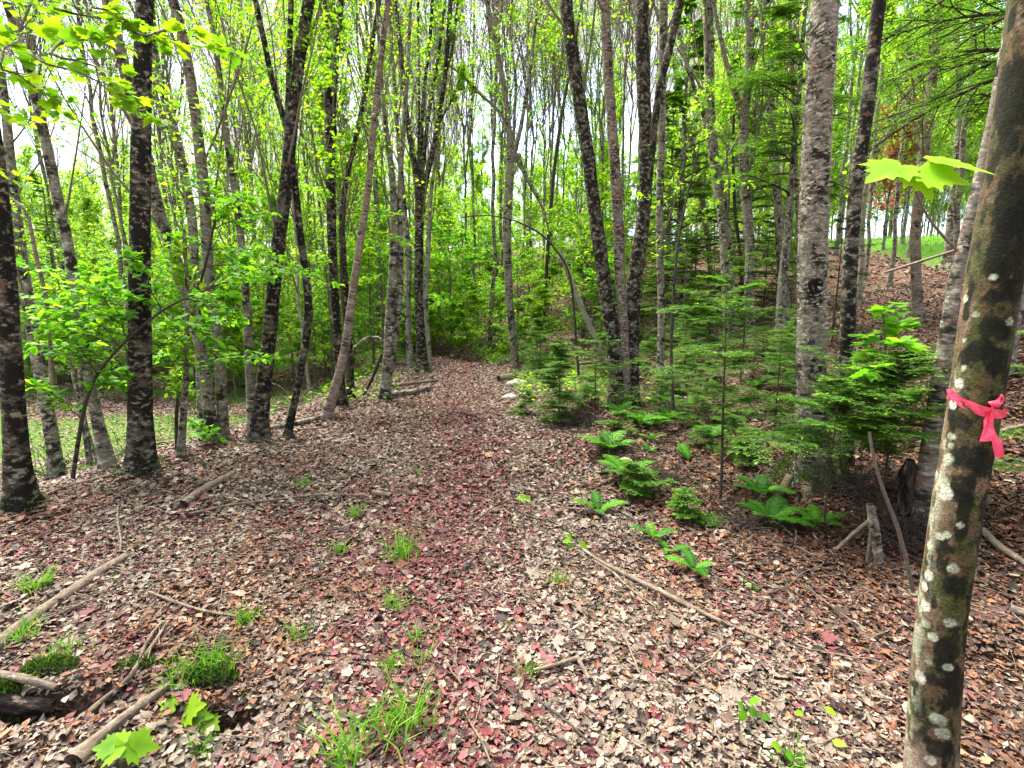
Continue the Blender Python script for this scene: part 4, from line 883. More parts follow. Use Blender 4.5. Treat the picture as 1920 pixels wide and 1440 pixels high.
# ------------------------------------------------------------------ woods beyond : individual trees
woods('abcd', 9, (-16, -2.5), (9.5, 17), 1.0, 'thin grey tree', 'left mid wood trees', 401, .8, 1.05, cond=lambda x, y, u: y > 11.3 or (x > -4.2 and u < -1.9))
woods('bbcdb', 34, (-20, 14), (17, 28), 1.2, 'slender grey tree', 'wood beyond the trail end', 402)
woods('bbdbc', 26, (-9, 4), (14, 26), .9, 'thin tall bare grey tree', 'bare trees round the trail end', 415, .75, 1.05, cond=lambda x, y, u: abs(u) > 1.3)
woods('aefbf', 76, (-38, 42), (30, 50), 1.3, 'far pale leafy tree', 'far wood trees', 403, .8, 1.15)
woods('ef', 34, (-34, -2), (14, 30), 1.2, 'bushy lime green tree', 'young leafy trees on the left', 404, .5, .85, cond=lambda x, y, u: x < -.12 * y)
woods('ef', 26, (-8, 12), (18, 32), 1.2, 'small lime leaved tree', 'young leafy trees behind the trail end', 412, .40, .75)
woods('hi', 4, (4, 12.5), (9, 24), 1.4, 'dark green hemlock', 'hemlock trees on the right bank', 405, .7, 1.0, cond=lambda x, y, u: x > .28 * y and x < .50 * y)
woods('hji', 22, (-9, 9), (20, 40), 1.4, 'dark hemlock', 'hemlock trees behind the trail end', 406, .30, .50)
woods('hij', 12, (-26, -7), (14, 28), 1.6, 'deep green hemlock', 'hemlock trees beyond the clearing', 407, .45, .7)
woods('i', 10, (1.5, 9), (9, 16), .9, 'small hemlock', 'small hemlocks right of the far trail', 408, .30, .5, cond=lambda x, y, u: x < .55 * y)
woods('ef', 60, (13, 44), (24, 46), 1.0, 'lime tree past the lawn', 'leafy trees beyond the lawn', 416, .8, 1.2, cap=.6)
woods('stu', 13, (-6, 4), (13.2, 19), .6, 'bright low sapling', 'saplings closing off the trail end', 417, .6, 1.0)
woods('stu', 44, (-12, 7), (19, 32), .8, 'low green sapling', 'saplings on the rise behind the trail', 414, .8, 1.2)
woods('stu', 34, (-8, 6), (12.5, 22), .7, 'leafy beech sapling', 'beech saplings by the trail end', 409, .7, 1.1)
woods('stut', 50, (-20, -3.2), (11.3, 18), .7, 'spreading green sapling', 'saplings behind the left trunks', 410, .6, 1.05, cond=lambda x, y, u: x < -.30 * y and y > 11.5)
woods('ef', 12, (5, 12.8), (11, 24), 1.2, 'lime leaved young tree', 'young leafy trees on the bank', 413, .45, .8, cond=lambda x, y, u: x > .25 * y and x < .56 * y)
woods('abd', 9, (5, 13), (9, 20), 1.3, 'sparse leaved grey tree', 'hardwoods on the right bank', 411, .8, 1.05, cond=lambda x, y, u: x > .42 * y and x < .95 * y)
for k_, v_ in PROTO.items():
    if not v_[1]: put(k_, -14, 26, 0, 1, 'spare tree deep in the left wood', None)

# red leaved tree beyond the bank, and the shed roof glimpsed through the trees
rng = np.random.default_rng(61); tr, tw, l3, l2 = hardwood(rng, H=4.6, r0=.05, limb=22, clear=.25, fine=4, leafn=6, leafs=.12, steep=(25, 60))
p_ = at_y(1655, 470, 17.5); root = empty('red_leaved_tree', (p_[0], 17.5, th(p_[0], 17.5)), 'small red leaved tree beyond the bank, behind the yellow green maple leaves', 'tree')
tree_parts(root, None, tr, tw, cat_leaf(l3, l2), M['bark_grey'], M['twig'], tmpl_simple(), M['leaf_red'])

def prism(pts, h0, h1): pass
def box(c, s, rz=0):
    v = np.array([(x, y, z) for z in (-.5, .5) for y in (-.5, .5) for x in (-.5, .5)]) * np.array(s)
    R2 = np.array([[math.cos(rz), -math.sin(rz), 0], [math.sin(rz), math.cos(rz), 0], [0, 0, 1]]); v = v @ R2.T + np.array(c)
    return v, np.array([(0, 2, 3, 1), (4, 5, 7, 6), (0, 1, 5, 4), (2, 6, 7, 3), (0, 4, 6, 2), (1, 3, 7, 5)]), v
wt = NT('weathered_boards'); gq = wt.add('ShaderNodeTexCoord'); wv = wt.vmap(gq.outputs['Object'], (9, 9, .6))
wt.done(wt.bsdf(wt.ramp(wt.noise(wv, 3, 4, .6), [(.3, (.14, .12, .10)), (.7, (.36, .33, .29))]), .9).outputs[0])
rt = NT('grey_roofing'); rt.done(rt.bsdf(rt.ramp(rt.noise(rt.add('ShaderNodeTexCoord').outputs['Object'], 8, 4, .6), [(.3, (.16, .16, .16)), (.7, (.32, .31, .30))]), .8).outputs[0])
sy = 27.0; sp = at_y(1100, 440, sy); sz = th(sp[0], sy)
SH = empty('shed', (sp[0], sy, sz), 'weathered grey shed with a low gable roof glimpsed behind the leaning black stem', 'shed', rz=R(12))
hw = sp[2] - sz - .9
v, f, _ = box((0, 0, hw / 2 - .1), (3.0, 2.4, hw + .2)); mesh_obj('wall', v, [f], wt.m, SH)
rv = np.array([(-1.8, -1.5, hw - .1), (1.8, -1.5, hw - .1), (1.8, 1.5, hw - .1), (-1.8, 1.5, hw - .1), (-1.8, 0, hw + .75), (1.8, 0, hw + .75), (-1.8, -1.5, hw + .02), (1.8, -1.5, hw + .02), (1.8, 1.5, hw + .02), (-1.8, 1.5, hw + .02), (-1.8, 0, hw + .87), (1.8, 0, hw + .87)])
mesh_obj('roof', rv, [np.array([(6, 7, 11, 10), (8, 9, 10, 11), (0, 4, 5, 1), (2, 5, 4, 3), (0, 1, 7, 6), (2, 3, 9, 8), (1, 5, 11, 7), (5, 2, 8, 11), (4, 0, 6, 10), (3, 4, 10, 9)])], rt.m, SH)
for px_ in (-.75, .75):
    v, f, _ = box((px_, -1.215, hw * .62), (.62, .05, .8)); mesh_obj('window', v, [f], M['dark_wood'], SH, {'tc': v})

# ------------------------------------------------------------------ leafy maple saplings on the left
def bough(p0, p1, n=9, sag=.03, rng=RNG):
    t = np.linspace(0, 1, n)[:, None]; P = p0 + (p1 - p0) * t; P[:, 2] += sag * np.sin(t[:, 0] * np.pi) ; P[1:-1] += rng.normal(0, .008, (n - 2, 3)); return P
def leafy_tree(name, label, stem, Y, boughs, leafs, mat, group, seed, tw=6, per=3, tmpl=None, bark='twig_dark', cat='sapling', depthj=.35, base=None, r0=.012, flat=.25):
    rng = np.random.default_rng(seed); P, Rr = px_path(stem, Y)
    if base is not None: P = np.concatenate([[base], P]); Rr = np.concatenate([[Rr[0] * 1.1], Rr])
    b0 = P[0].copy(); root = empty(name, tuple(b0), label, cat, group)
    P = np.concatenate([P[:1] - np.array([0, 0, .06]), P]); Rr = np.concatenate([Rr[:1], Rr])
    tp = [near_trunk(P, Rr, 9, .02, .1, seed, .06)]
    B = []; m = 9
    for bx in boughs:
        (x0, y0), (x1, y1) = bx[0], bx[1]; dy = rng.uniform(-depthj, depthj) if len(bx) < 3 else bx[2]
        B.append(bough(at_y(x0, y0, Y if Y else b0[1]), at_y(x1, y1, (Y if Y else b0[1]) + dy), m, .03, rng))
    B = np.array(B); rb = np.linspace(.5, .15, m)[None] * r0 * np.ones((len(B), 1))
    L2, r2 = kids(B, rb, tw, .15, 1, R(25), R(60), .38, -.05, 5, rng, planar=True, rfac=.6, wob=.06, minlen=.08)
    a1 = leafset(L2, per, leafs, rng, flat, .012, .25); a2 = leafset(B, per, leafs, rng, flat, .012, .3)
    V, Q, A = join(tp); mesh_obj('trunk', V, [Q], M[bark], root, {'tc': A}, True, b0)
    V, Q, A = join([tubes(B, rb, 5), tubes(L2, np.maximum(r2, .0012), 3)]); mesh_obj('branches', V, [Q], M[bark], root, {'tc': A}, True, b0)
    a = cat_leaf(a1, a2); V, Fc, mm = place(tmpl or tmpl_ovate(), *a)
    mesh_obj('crown', V, [Fc], M[mat], root, {'rnd': np.repeat(rng.random(len(a[0])), mm)}, False, b0)
    return root
leafy_tree('maple_sapling', 'dark twisting maple sapling with layered lime leaves left of the thick dark trunk',
    [(135, 905, 9), (146, 830, 10), (156, 772, 9), (168, 730, 8), (182, 700, 8), (205, 672, 7), (227, 648, 7), (262, 615, 6), (302, 583, 6), (345, 560, 5), (392, 541, 4)], None,
    [((205, 672), (60, 640)), ((182, 700), (100, 590)), ((227, 648), (130, 560)), ((227, 648), (40, 545)), ((240, 635), (165, 510)), ((262, 615), (60, 490)), ((262, 615), (190, 590)), ((302, 583), (210, 545)), ((302, 583), (250, 480)), ((168, 730), (215, 720)), ((156, 790), (70, 720)),
     ((345, 560), (450, 600)), ((345, 560), (440, 560)), ((392, 541), (500, 505)), ((392, 541), (470, 470)), ((302, 583), (420, 650)), ((182, 700), (250, 700)), ((200, 690), (120, 660)), ((227, 648), (90, 620)), ((240, 630), (45, 590))],
    .072, 'leaf_beech', 'leafy saplings on the left', 501, tw=10, per=7)
leafy_tree('beech_sapling', 'young beech with bright flat sprays reaching right in front of the left trunks',
    [(332, 850, 8), (330, 780, 8), (338, 700, 7), (352, 620, 7), (372, 545, 6), (392, 470, 5), (405, 400, 4)], None,
    [((338, 690), (470, 672)), ((345, 660), (505, 668)), ((352, 620), (430, 600)), ((372, 545), (500, 520)), ((385, 500), (600, 520)), ((385, 500), (560, 500)), ((392, 470), (520, 478)), ((400, 430), (510, 400)), ((405, 400), (470, 370)), ((345, 660), (280, 680)), ((352, 620), (300, 615)), ((330, 780), (410, 820)), ((372, 545), (320, 500)), ((392, 470), (330, 440)), ((405, 400), (380, 340)), ((400, 430), (430, 390))],
    .060, 'leaf_beech', 'leafy saplings on the left', 502, tw=10, per=7)
leafy_tree('beech_sapling', 'green beech sapling high between the leaning dark trunk and its spindly neighbour, left centre',
    [(655, 700, 7), (648, 620, 7), (640, 540, 6), (640, 460, 5), (646, 380, 4), (650, 310, 3)], 7.3,
    [((640, 460), (720, 440)), ((640, 500), (560, 470)), ((646, 400), (740, 400)), ((646, 380), (570, 350)), ((640, 540), (700, 520)), ((648, 350), (610, 290)), ((648, 350), (700, 320)), ((644, 430), (760, 450)), ((644, 430), (690, 470)), ((650, 310), (640, 260))],
    .075, 'leaf_lime', 'leafy saplings on the left', 503, tw=9, per=7, tmpl=tmpl_simple())
leafy_tree('maple_sapling', 'tiny maple seedling with broad leaves at the foot of the grey birches on the left',
    [(372, 832, 4), (375, 815, 4), (380, 800, 3)], None, [((380, 800), (355, 808)), ((380, 800), (405, 805)), ((378, 806), (395, 818)), ((380, 800), (372, 790))], .10, 'leaf_beech', 'leafy saplings on the left', 504, tw=2, per=1, tmpl=tmpl_maple(), r0=.004)
leafy_tree('maple_sapling', 'maple sapling with bright broad leaves rising among the hemlock sprays beside the big birch',
    [(1650, 800, 5), (1655, 720, 5), (1660, 660, 4), (1658, 610, 3), (1655, 590, 3)], 3.6, [((1658, 620), (1690, 610)), ((1658, 620), (1630, 640)), ((1660, 650), (1700, 655)), ((1655, 590), (1665, 580)), ((1660, 660), (1625, 670)), ((1655, 720), (1690, 700)), ((1655, 700), (1620, 700))], .085, 'leaf_beech', None, 505, tw=4, per=3, tmpl=tmpl_maple(), r0=.005)
leafy_tree('maple_sapling', 'lime leaved sapling with a thin arching top, right of the trail end',
    [(1085, 700, 5), (1080, 640, 5), (1075, 560, 5), (1066, 500, 4), (1020, 440, 4), (960, 410, 3), (905, 402, 2), (865, 408, 2)], 8.6,
    [((1066, 500), (1100, 470)), ((1040, 460), (1060, 420)), ((1000, 425), (980, 450)), ((940, 407), (950, 380)), ((1075, 560), (1030, 550)), ((1075, 540), (1110, 520)), ((900, 402), (890, 430))], .06, 'leaf_lime', None, 506, tw=5, per=2, tmpl=tmpl_simple(), r0=.006)
# maple overhead, top left: its trunk stands just outside the frame
b_ = np.array([-2.95, 2.25, th(-2.95, 2.25)])
leafy_tree('overhanging_maple', 'near maple boughs with broad lime leaves hanging into the top left corner', [(-260, 700, 60), (-270, 300, 55), (-262, 60, 45), (-250, -120, 40)], 2.25,
    [((-262, 150), (95, 100), .3), ((60, 105), (290, 225), .2), ((-262, 150), (60, 160), .4), ((95, 100), (210, 75), .2), ((0, 118), (110, 215), .3), ((-255, -40), (170, 20), .5), ((100, 15), (330, 95), .3), ((95, 100), (240, 175), .4), ((-262, 230), (15, 215), .1), ((0, 118), (60, 60), .3), ((170, 20), (260, 60), .2), ((-262, 200), (90, 230), .7), ((-260, 260), (20, 330), .5), ((250, 60), (420, 90), .4)],
    .046, 'leaf_maple', None, 507, tw=7, per=4, tmpl=tmpl_maple(), bark='bark_grey', cat='tree', base=b_, r0=.011, flat=.35)
leafy_tree('maple_sapling', 'slim maple with small bright leaves scattered before the smooth dark trunk, upper right of centre',
    [(1262, 760, 7), (1258, 660, 6), (1262, 560, 6), (1270, 460, 5), (1290, 360, 4), (1310, 280, 3)], 6.2,
    [((1262, 520), (1230, 440)), ((1266, 480), (1340, 370)), ((1270, 460), (1370, 350)), ((1290, 360), (1240, 340)), ((1290, 360), (1350, 300)), ((1300, 320), (1270, 250)), ((1310, 280), (1350, 230)), ((1280, 400), (1200, 370)), ((1290, 340), (1400, 340)), ((1310, 280), (1290, 200))], .055, 'leaf_lime', None, 508, tw=6, per=4, r0=.006)

# ------------------------------------------------------------------ near hemlocks, ferns
GH = 'young hemlocks beside the trail'
def hem(px, py, h, spread, nb, seed, label, Y=None, l2=16, l3=6, nps=9, lean=(0, 0), mat='needle', nl=.026, nw=.009, z0=.1, r0=None, droop=-.3):
    p = ground(px, py) if Y is None else at_y(px, py, Y); x, y = p[0], p[1]
    TAKEN.append((x, y))
    return hemlock_tree('hemlock_sapling', (x, y, th(x, y)), label, GH, 'twig_dark', mat, seed, 'hemlock', H=h, r0=r0 or .008 * h + .003, nb=nb, spread=spread, l2=l2, l3=l3, nps=nps, nl=nl, nw=nw, z0=z0, droop=droop, lean=lean)
hem(1048, 790, 1.15, .48, 44, 601, 'round bushy little hemlock at the trail edge, left of the split black tree', nl=.026, nw=.008, l3=5)
hem(1012, 700, 1.25, .42, 30, 602, 'pale tipped small hemlock behind the bushy one at the trail edge', nl=.032, nw=.011, l2=12, l3=4, nps=8)
hem(985, 778, .45, .60, 16, 603, 'knee high hemlock tuft nearest the trail middle on its right edge', nl=.024, nw=.008, l2=10, l3=4)
hem(1352, 938, 1.9, .62, 17, 604, 'thin bare stemmed hemlock left of the big birch holding flat sprays above the ferns', z0=.42, lean=(-.02, .05), r0=.014, l2=18, l3=7)
hem(1388, 716, 2.0, .48, 24, 605, 'hemlock with layered light sprays on the bank behind the thin stemmed one', nl=.028, nw=.009, l2=12, l3=5)
hem(1250, 745, .5, .75, 16, 606, 'low hemlock spreading over the bank at the foot of the split black tree', nl=.024, nw=.008, l2=12, l3=5)
hem(1652, 960, 1.25, .85, 38, 607, 'hemlock covering the gap between the dark blotchy trunk and the ribboned tree', droop=-.1, l2=18, l3=6, z0=.35, r0=.011)
hem(1545, 990, 1.10, .95, 26, 608, 'hemlock sprays crossing low in front of the big peeling birch', z0=.55, l2=16, l3=6, r0=.008)
hem(1450, 820, 1.25, .80, 18, 609, 'feathery hemlock just left behind the big peeling birch', nl=.024, nw=.007, z0=.3, l2=14)
hem(1288, 975, .30, .70, 14, 610, 'tiny dark hemlock seedling on the leaf slope among the ferns', l2=8, l3=4, nps=8)
hem(1160, 812, .32, 1.0, 12, 611, 'small bright hemlock clump below the split black tree', l2=10, l3=5)
hem(1190, 925, .34, 1.0, 16, 612, 'yellow green hemlock seedling at the trail edge beside the fern', l2=10, l3=4)
hem(2010, 1000, 1.75, .50, 26, 613, 'hemlock at the right edge of the photo behind the ribboned tree', Y=3.1, l2=16, l3=6, z0=.2)
hem(1560, 640, 2.2, .40, 24, 614, 'dark hemlock on the slope behind the big birch', nl=.034, nw=.011, l2=12, l3=4, nps=8, mat='needle_dark')
hem(1330, 640, 2.4, .40, 24, 615, 'hemlock sapling behind the thin slim trunk on the bank', nl=.036, nw=.012, l2=12, l3=4, nps=8)
hem(1150, 650, 1.8, .38, 22, 616, 'hemlock sapling beyond the split black tree', nl=.036, nw=.012, l2=12, l3=4, nps=8, mat='needle_dark')
hem(1430, 600, 2.6, .36, 24, 617, 'taller hemlock sapling between the bank trunks', nl=.045, nw=.014, l2=12, l3=4, nps=7)
hem(935, 660, 1.1, .5, 26, 618, 'low hemlock at the right corner of the trail end', nl=.04, nw=.014, l2=10, l3=4, nps=7)
# big hemlocks whose boughs fill the upper right
def bighem(x, y, H, seed, label, sp=.32, nb=95, z0=.10):
    TAKEN.append((x, y))
    return hemlock_tree('hemlock_tree', (x, y, th(x, y)), label, 'large hemlocks at the upper right', 'bark_grey', 'needle', seed, 'hemlock', H=H, r0=.012 * H, nb=nb, spread=sp, l2=22, l3=6, nps=8, nl=.042, nw=.014, z0=z0, droop=-.55, twr=.0022)
bighem(5.4, 5.6, 9.0, 621, 'large hemlock right of the dark blotchy trunk, boughs drooping across the top', .30, 80, .34)
bighem(7.6, 7.9, 8.5, 622, 'large hemlock deeper on the bank behind the tan birch', .32, 80, .30)
bighem(5.3, 10.2, 8.0, 623, 'dense hemlock seen between the big peeling birch and the trunks to its left', .22, 44, .34)

GF = 'ferns on the right bank'
def fern(px, py, nf, size, seed, label, az=None):
    rng = np.random.default_rng(seed); p = ground(px, py); b = np.array([p[0], p[1], th(p[0], p[1])])
    root = empty('fern', tuple(b), label, 'fern', GF)
    for k in range(nf):
        a = (az if az is not None else 0) + (k / nf * 2 * np.pi if az is None else rng.normal(0, .7)); L = 1.2 * size * rng.uniform(.7, 1.1)
        m = 14; t = np.linspace(0, 1, m); el = 1.15 - 1.35 * t + rng.normal(0, .08)
        dx = np.cumsum(np.cos(el)) * L / m; dz = np.cumsum(np.sin(el)) * L / m
        Pc = b + np.stack([np.cos(a) * dx, np.sin(a) * dx, dz * .8 + .01], -1)
        V0, Q0, A0 = tubes(Pc[None], np.linspace(.0016, .0006, m)[None], 4)
        n = 34; tt = np.linspace(.12, .98, n); idx = tt * (m - 1); i0 = np.minimum(idx.astype(int), m - 2); f = (idx - i0)[:, None]
        pp = Pc[i0] * (1 - f) + Pc[i0 + 1] * f; d = unit(Pc[i0 + 1] - Pc[i0]); sd = unit(np.cross(d, [0, 0, 1.])); nm = unit(np.cross(sd, d))
        ln = L * .22 * np.sin(np.pi * np.clip(tt * .93 + .10, 0, 1)) ** .8
        tv = np.array([[0, 0, 0], [-.16, .12, 0], [-.13, .35, 0.01], [-.15, .40, 0], [-.08, .65, 0], [-.09, .7, 0], [0, 1, -.05], [.09, .7, 0], [.08, .65, 0], [.15, .40, 0], [.13, .35, .01], [.16, .12, 0]]) * np.array([.52, 1, 1])
        tf = np.array([(0, 1 + i, 2 + i) for i in range(10)])
        vs = []; fs = []; off = 0
        for s_ in (1, -1):
            V, Fc, mm = place((tv, tf), pp, sd * s_ + d * .35 + rng.normal(0, .05, d.shape), nm + rng.normal(0, .1, d.shape), ln); vs.append(V); fs.append(Fc + off); off += len(V)
        fo = np.concatenate(fs); V = np.concatenate(vs)
        mesh_obj('frond', np.concatenate([V0, V]), [Q0, fo + len(V0)], M['fern'], root, {'rnd': np.full(len(V0) + len(V), rng.random()), }, False, b)
fern(1290, 868, 3, .26, 701, 'single upright fern frond cluster right of the split black tree', az=1.2)
fern(1425, 935, 6, .30, 702, 'fern left of the mossy birch roots')
fern(1445, 985, 7, .32, 703, 'largest fern, dark green, in front of the birch roots')
fern(1530, 990, 5, .26, 704, 'fern spreading to the right under the big birch')
fern(1225, 1015, 4, .20, 705, 'small yellowing fern at the foot of the bank')
fern(1300, 1075, 4, .20, 706, 'small fern standing alone nearest the camera on the leaf slope')
fern(1255, 1040, 3, .16, 707, 'little bright fern between the two small ones')
fern(1175, 900, 9, .34, 708, 'arching bright fern at the right edge of the trail')
fern(1120, 965, 4, .26, 709, 'flat fern leaf lying at the trail edge')
fern(1200, 800, 9, .40, 710, 'leafy fern at the foot of the split black tree')
fern(1140, 850, 8, .34, 711, 'fern on the low bank below the dark brush heap')
fern(1255, 790, 7, .30, 712, 'fern behind the upright frond')

# ------------------------------------------------------------------ grass tufts, moss mounds
GT = 'grass tufts on the trail'
def tuft(px, py, h, nb, w, seed, label, spread=.035):
    rng = np.random.default_rng(seed); p = ground(px, py); b = np.array([p[0], p[1], th(p[0], p[1])])
    nb = int(nb * 1.4); P = b + np.concatenate([rng.normal(0, spread, (nb, 2)), np.full((nb, 1), -.005)], 1)
    V, Q, T3 = blades(P, h * 1.2, w * 1.05, rng, .85); o = mesh_obj('grass_tuft', V, [Q, T3], M['grass'], None, {'rnd': np.repeat(rng.random(nb) * 1.0, 5)}, False, b)
    o.location = b; tag(o, label, 'grass tuft', GT)
for i_, (px, py, h, nb, w, lb) in enumerate([
    (567, 915, .10, 26, .0035, 'small upright grass tuft farthest left of the trail middle'),
    (665, 975, .12, 34, .003, 'grass tuft behind the largest one on the left half of the trail'),
    (752, 1050, .16, 60, .003, 'dense tall grass tuft just left of the trail middle'),
    (635, 1045, .10, 26, .003, 'thin grass tuft left of the dense tall one'),
    (735, 1145, .09, 40, .003, 'flattened dull grass tuft left of the maroon strip'),
    (560, 1205, .08, 26, .003, 'short bright grass tuft in the lower left middle'),
    (462, 1170, .09, 34, .003, 'grass tuft at the end of the thin bent stick'),
    (70, 1110, .11, 50, .003, 'wide grass tuft by the long half buried pole at the left edge'),
    (45, 1205, .09, 40, .003, 'grass tuft on the pole at the lower left edge'),
    (780, 1205, .07, 30, .003, 'low yellow green grass tuft in the trail middle'),
    (740, 1385, .13, 60, .0035, 'broad bladed grass tuft at the bottom of the photo left of centre'),
    (768, 1355, .15, 26, .0035, 'tall narrow grass blades beside the broad tuft at the bottom'),
    (655, 1440, .14, 40, .0035, 'grass tuft cut off by the bottom edge of the photo'),
    (735, 1262, .07, 26, .003, 'dark little tuft below the maroon strip'),
    (787, 1252, .07, 20, .003, 'small green tuft right of the dark little tuft'),
    (1050, 1098, .07, 40, .003, 'sparse grass on the right side of the trail below the leafy twig'),
    (985, 1270, .07, 30, .0025, 'faint straw coloured grass near the forked stick'),
    (400, 1262, .10, 90, .003, 'mossy grass clump over the dark hollow at the lower left'),
    (345, 1278, .08, 60, .003, 'trailing grass left of the mossy clump'),
    (110, 1248, .09, 60, .003, 'grass hanging over the dark hollow at the left edge'),
    (787, 890, .06, 20, .003, 'tiny tuft in the far trail middle'), (640, 1035, .05, 14, .003, 'wisp of grass beside the thin tuft'),
    (1480, 1440, .08, 20, .003, 'wisps of grass at the bottom edge right of centre'), (375, 1415, .07, 30, .003, 'small tuft by the broad maple leaves at the bottom')]):
    tuft(px, py, h, nb, w, 800 + i_, lb, .05 if nb > 50 else .028)
rng = np.random.default_rng(850); x, y = scatter(900, 1.2, 8, .9, .3, rng); m = fbm(np.stack([x, y], -1) * 1.4, 95, 2) > .5; x, y = x[m], y[m]
grass_obj('stray_grass', np.repeat(np.stack([x, y, terrain(x, y)], -1), 5, 0) + np.concatenate([rng.normal(0, .012, (len(x) * 5, 2)), np.zeros((len(x) * 5, 1))], 1), .045, .002, rng, M['grass'], 'stray short grass blades poking through the leaf litter', 'stuff')
rng = np.random.default_rng(851)
def moss(px, py, sx, sy_, hz, seed, label):
    rg = np.random.default_rng(seed); p = ground(px, py); b = np.array([p[0], p[1], th(p[0], p[1])]); n = 20; m_ = 12
    a, r = np.meshgrid(np.linspace(0, 2 * np.pi, n, endpoint=False), np.linspace(0, 1, m_)); q = np.stack([a.ravel(), r.ravel()], -1)
    X = np.cos(q[:, 0]) * q[:, 1] * sx; Y = np.sin(q[:, 0]) * q[:, 1] * sy_
    bump = fbm(np.stack([X, Y], -1) * 22 + seed, 7, 3) - .5
    Z = hz * np.sqrt(np.clip(1 - q[:, 1] ** 2, 0, 1)) * (1 + .9 * bump) - .01 + terrain(b[0] + X, b[1] + Y) - b[2]
    V = np.stack([X * (1 + .4 * bump), Y * (1 + .4 * bump), Z], -1) + b
    i_ = (np.arange(m_ - 1)[:, None] * n + np.arange(n)[None]); j_ = (np.arange(m_ - 1)[:, None] * n + (np.arange(n)[None] + 1) % n)
    root = empty('moss_mound', tuple(b), label, 'moss', 'moss mounds at the lower left')
    mesh_obj('cushion', V, [np.stack([i_, j_, j_ + n, i_ + n], -1).reshape(-1, 4)], M['dark_wood'], root, {'tc': V}, True, b)
    k = rg.integers(0, len(V), 1800); grass_obj('moss', V[k] + rg.normal(0, .006, (1800, 3)), .016, .003, rg, M['moss'], parent=root, loc=b, lean=.8)['kind'] = 'stuff'
moss(95, 1262, .16, .05, .06, 861, 'dark moss bank over the hollow at the lower left edge')
moss(10, 1315, .08, .05, .06, 862, 'moss lump at the very left edge, lower corner')
moss(260, 1250, .10, .05, .035, 863, 'low moss patch between the two crossing sticks')
moss(395, 1285, .13, .05, .07, 864, 'bright moss cushion above the broad green maple leaves')

# ------------------------------------------------------------------ logs and sticks
def wood(name, label, pts, mat='dead_wood', group='fallen sticks and poles', lift=.5, sides=10, cat='stick', Y=None, amp=.12, sub=None, gnd=True):
    p = np.array(pts, float)
    if gnd: P = np.array([ground(a, b) for a, b, _ in pts]); P[:, 2] = terrain(P[:, 0], P[:, 1])
    else: P = at_y(p[:, 0], p[:, 1], Y)
    dep = np.linalg.norm(P - CAM, axis=1) * .93; r = p[:, 2] / F_PX * dep / 2
    if gnd: P[:, 2] += r * lift + .026
    V, Q, A = near_trunk(P, r, sides, max(.012, float(r.max()) * .6), 0, int(p[0, 0]) % 97, amp)
    parts = [(V, Q, A)]
    for s_ in (sub or []):
        q_ = np.array(s_, float); P2 = np.array([ground(a, b) for a, b, _ in s_]) if gnd else at_y(q_[:, 0], q_[:, 1], Y)
        if gnd: P2[:, 2] = terrain(P2[:, 0], P2[:, 1]) + .034
        parts.append(near_trunk(P2, q_[:, 2] / F_PX * np.linalg.norm(P2 - CAM, axis=1) * .93 / 2, 6, .012, 0, 3, amp))
    V, Q, A = join(parts); b = V.mean(0)
    o = mesh_obj(name, V, [Q], M[mat], None, {'tc': A}, True, b); tag(o, label, cat, group); return o
wood('fallen_pole', 'long pale half buried pole running from the left edge towards the thick trunk', [(-20, 1235, 20), (50, 1175, 19), (110, 1135, 15), (175, 1090, 17), (235, 1052, 14)], lift=-.1, sides=14, cat='log')
wood('fallen_pole', 'pale broken pole lying farther up in line with the long one', [(345, 955, 13), (375, 930, 14), (410, 912, 12), (440, 893, 8)], lift=.4, cat='log')
wood('fallen_stick', 'thin stick lying along the ground left to the thick dark trunk foot', [(40, 960, 5), (110, 925, 5), (180, 905, 5), (245, 888, 5)])
wood('fallen_stick', 'long thin pale stick from the left edge to the trail middle', [(350, 975, 5), (430, 955, 4), (520, 945, 4), (600, 934, 4), (690, 936, 3)], lift=1)
wood('fallen_stick', 'bent dark thin stick ending at a grass tuft, lower left', [(280, 1122, 4), (330, 1142, 5), (380, 1160, 5), (445, 1168, 4)], lift=1.5)
wood('fallen_stick', 'short chunk of pale stick lying across the trail left of centre', [(700, 932, 9), (715, 935, 10), (734, 938, 8)], lift=.8)
wood('fallen_pole', 'long straight stick on the right side of the trail pointing to the bottom right', [(1085, 1035, 5), (1130, 1068, 7), (1200, 1105, 9), (1270, 1140, 9), (1330, 1170, 7), (1440, 1215, 4)], lift=1.3)
wood('fallen_stick', 'thin stick running beside the long straight stick', [(1110, 1060, 4), (1150, 1085, 5), (1180, 1115, 4), (1230, 1150, 3)], lift=1.2)
wood('fallen_stick', 'thin twig crossing over the long straight stick', [(1100, 1062, 2), (1135, 1040, 3), (1165, 1012, 2)], 'twig_dark', lift=5)
wood('fallen_stick', 'curved thin twig at the right trail edge near the flat fern', [(1045, 958, 3), (1080, 962, 4), (1120, 968, 4)], lift=1)
wood('forked_stick', 'pale forked stick near the trail bottom right of the maroon strip', [(1000, 1272, 6), (1040, 1262, 7), (1085, 1250, 8)], lift=1.2, sub=[[(1083, 1250, 8), (1095, 1270, 8), (1105, 1288, 7)]])
wood('fallen_stick', 'thin curved dark twig below the maroon strip, lower centre', [(890, 1265, 4), (930, 1290, 5), (960, 1310, 4), (972, 1335, 3)], 'twig_dark', lift=1.5)
wood('fallen_stick', 'stick slanting down at the bottom of the photo right of centre', [(1005, 1325, 4), (1060, 1365, 5), (1110, 1410, 4)], 'twig_dark', lift=1.2)
wood('dead_branch', 'grey branch crossing the dark hollow at the left edge', [(-10, 1288, 10), (50, 1300, 11), (110, 1318, 8)], lift=2.2, cat='branch')
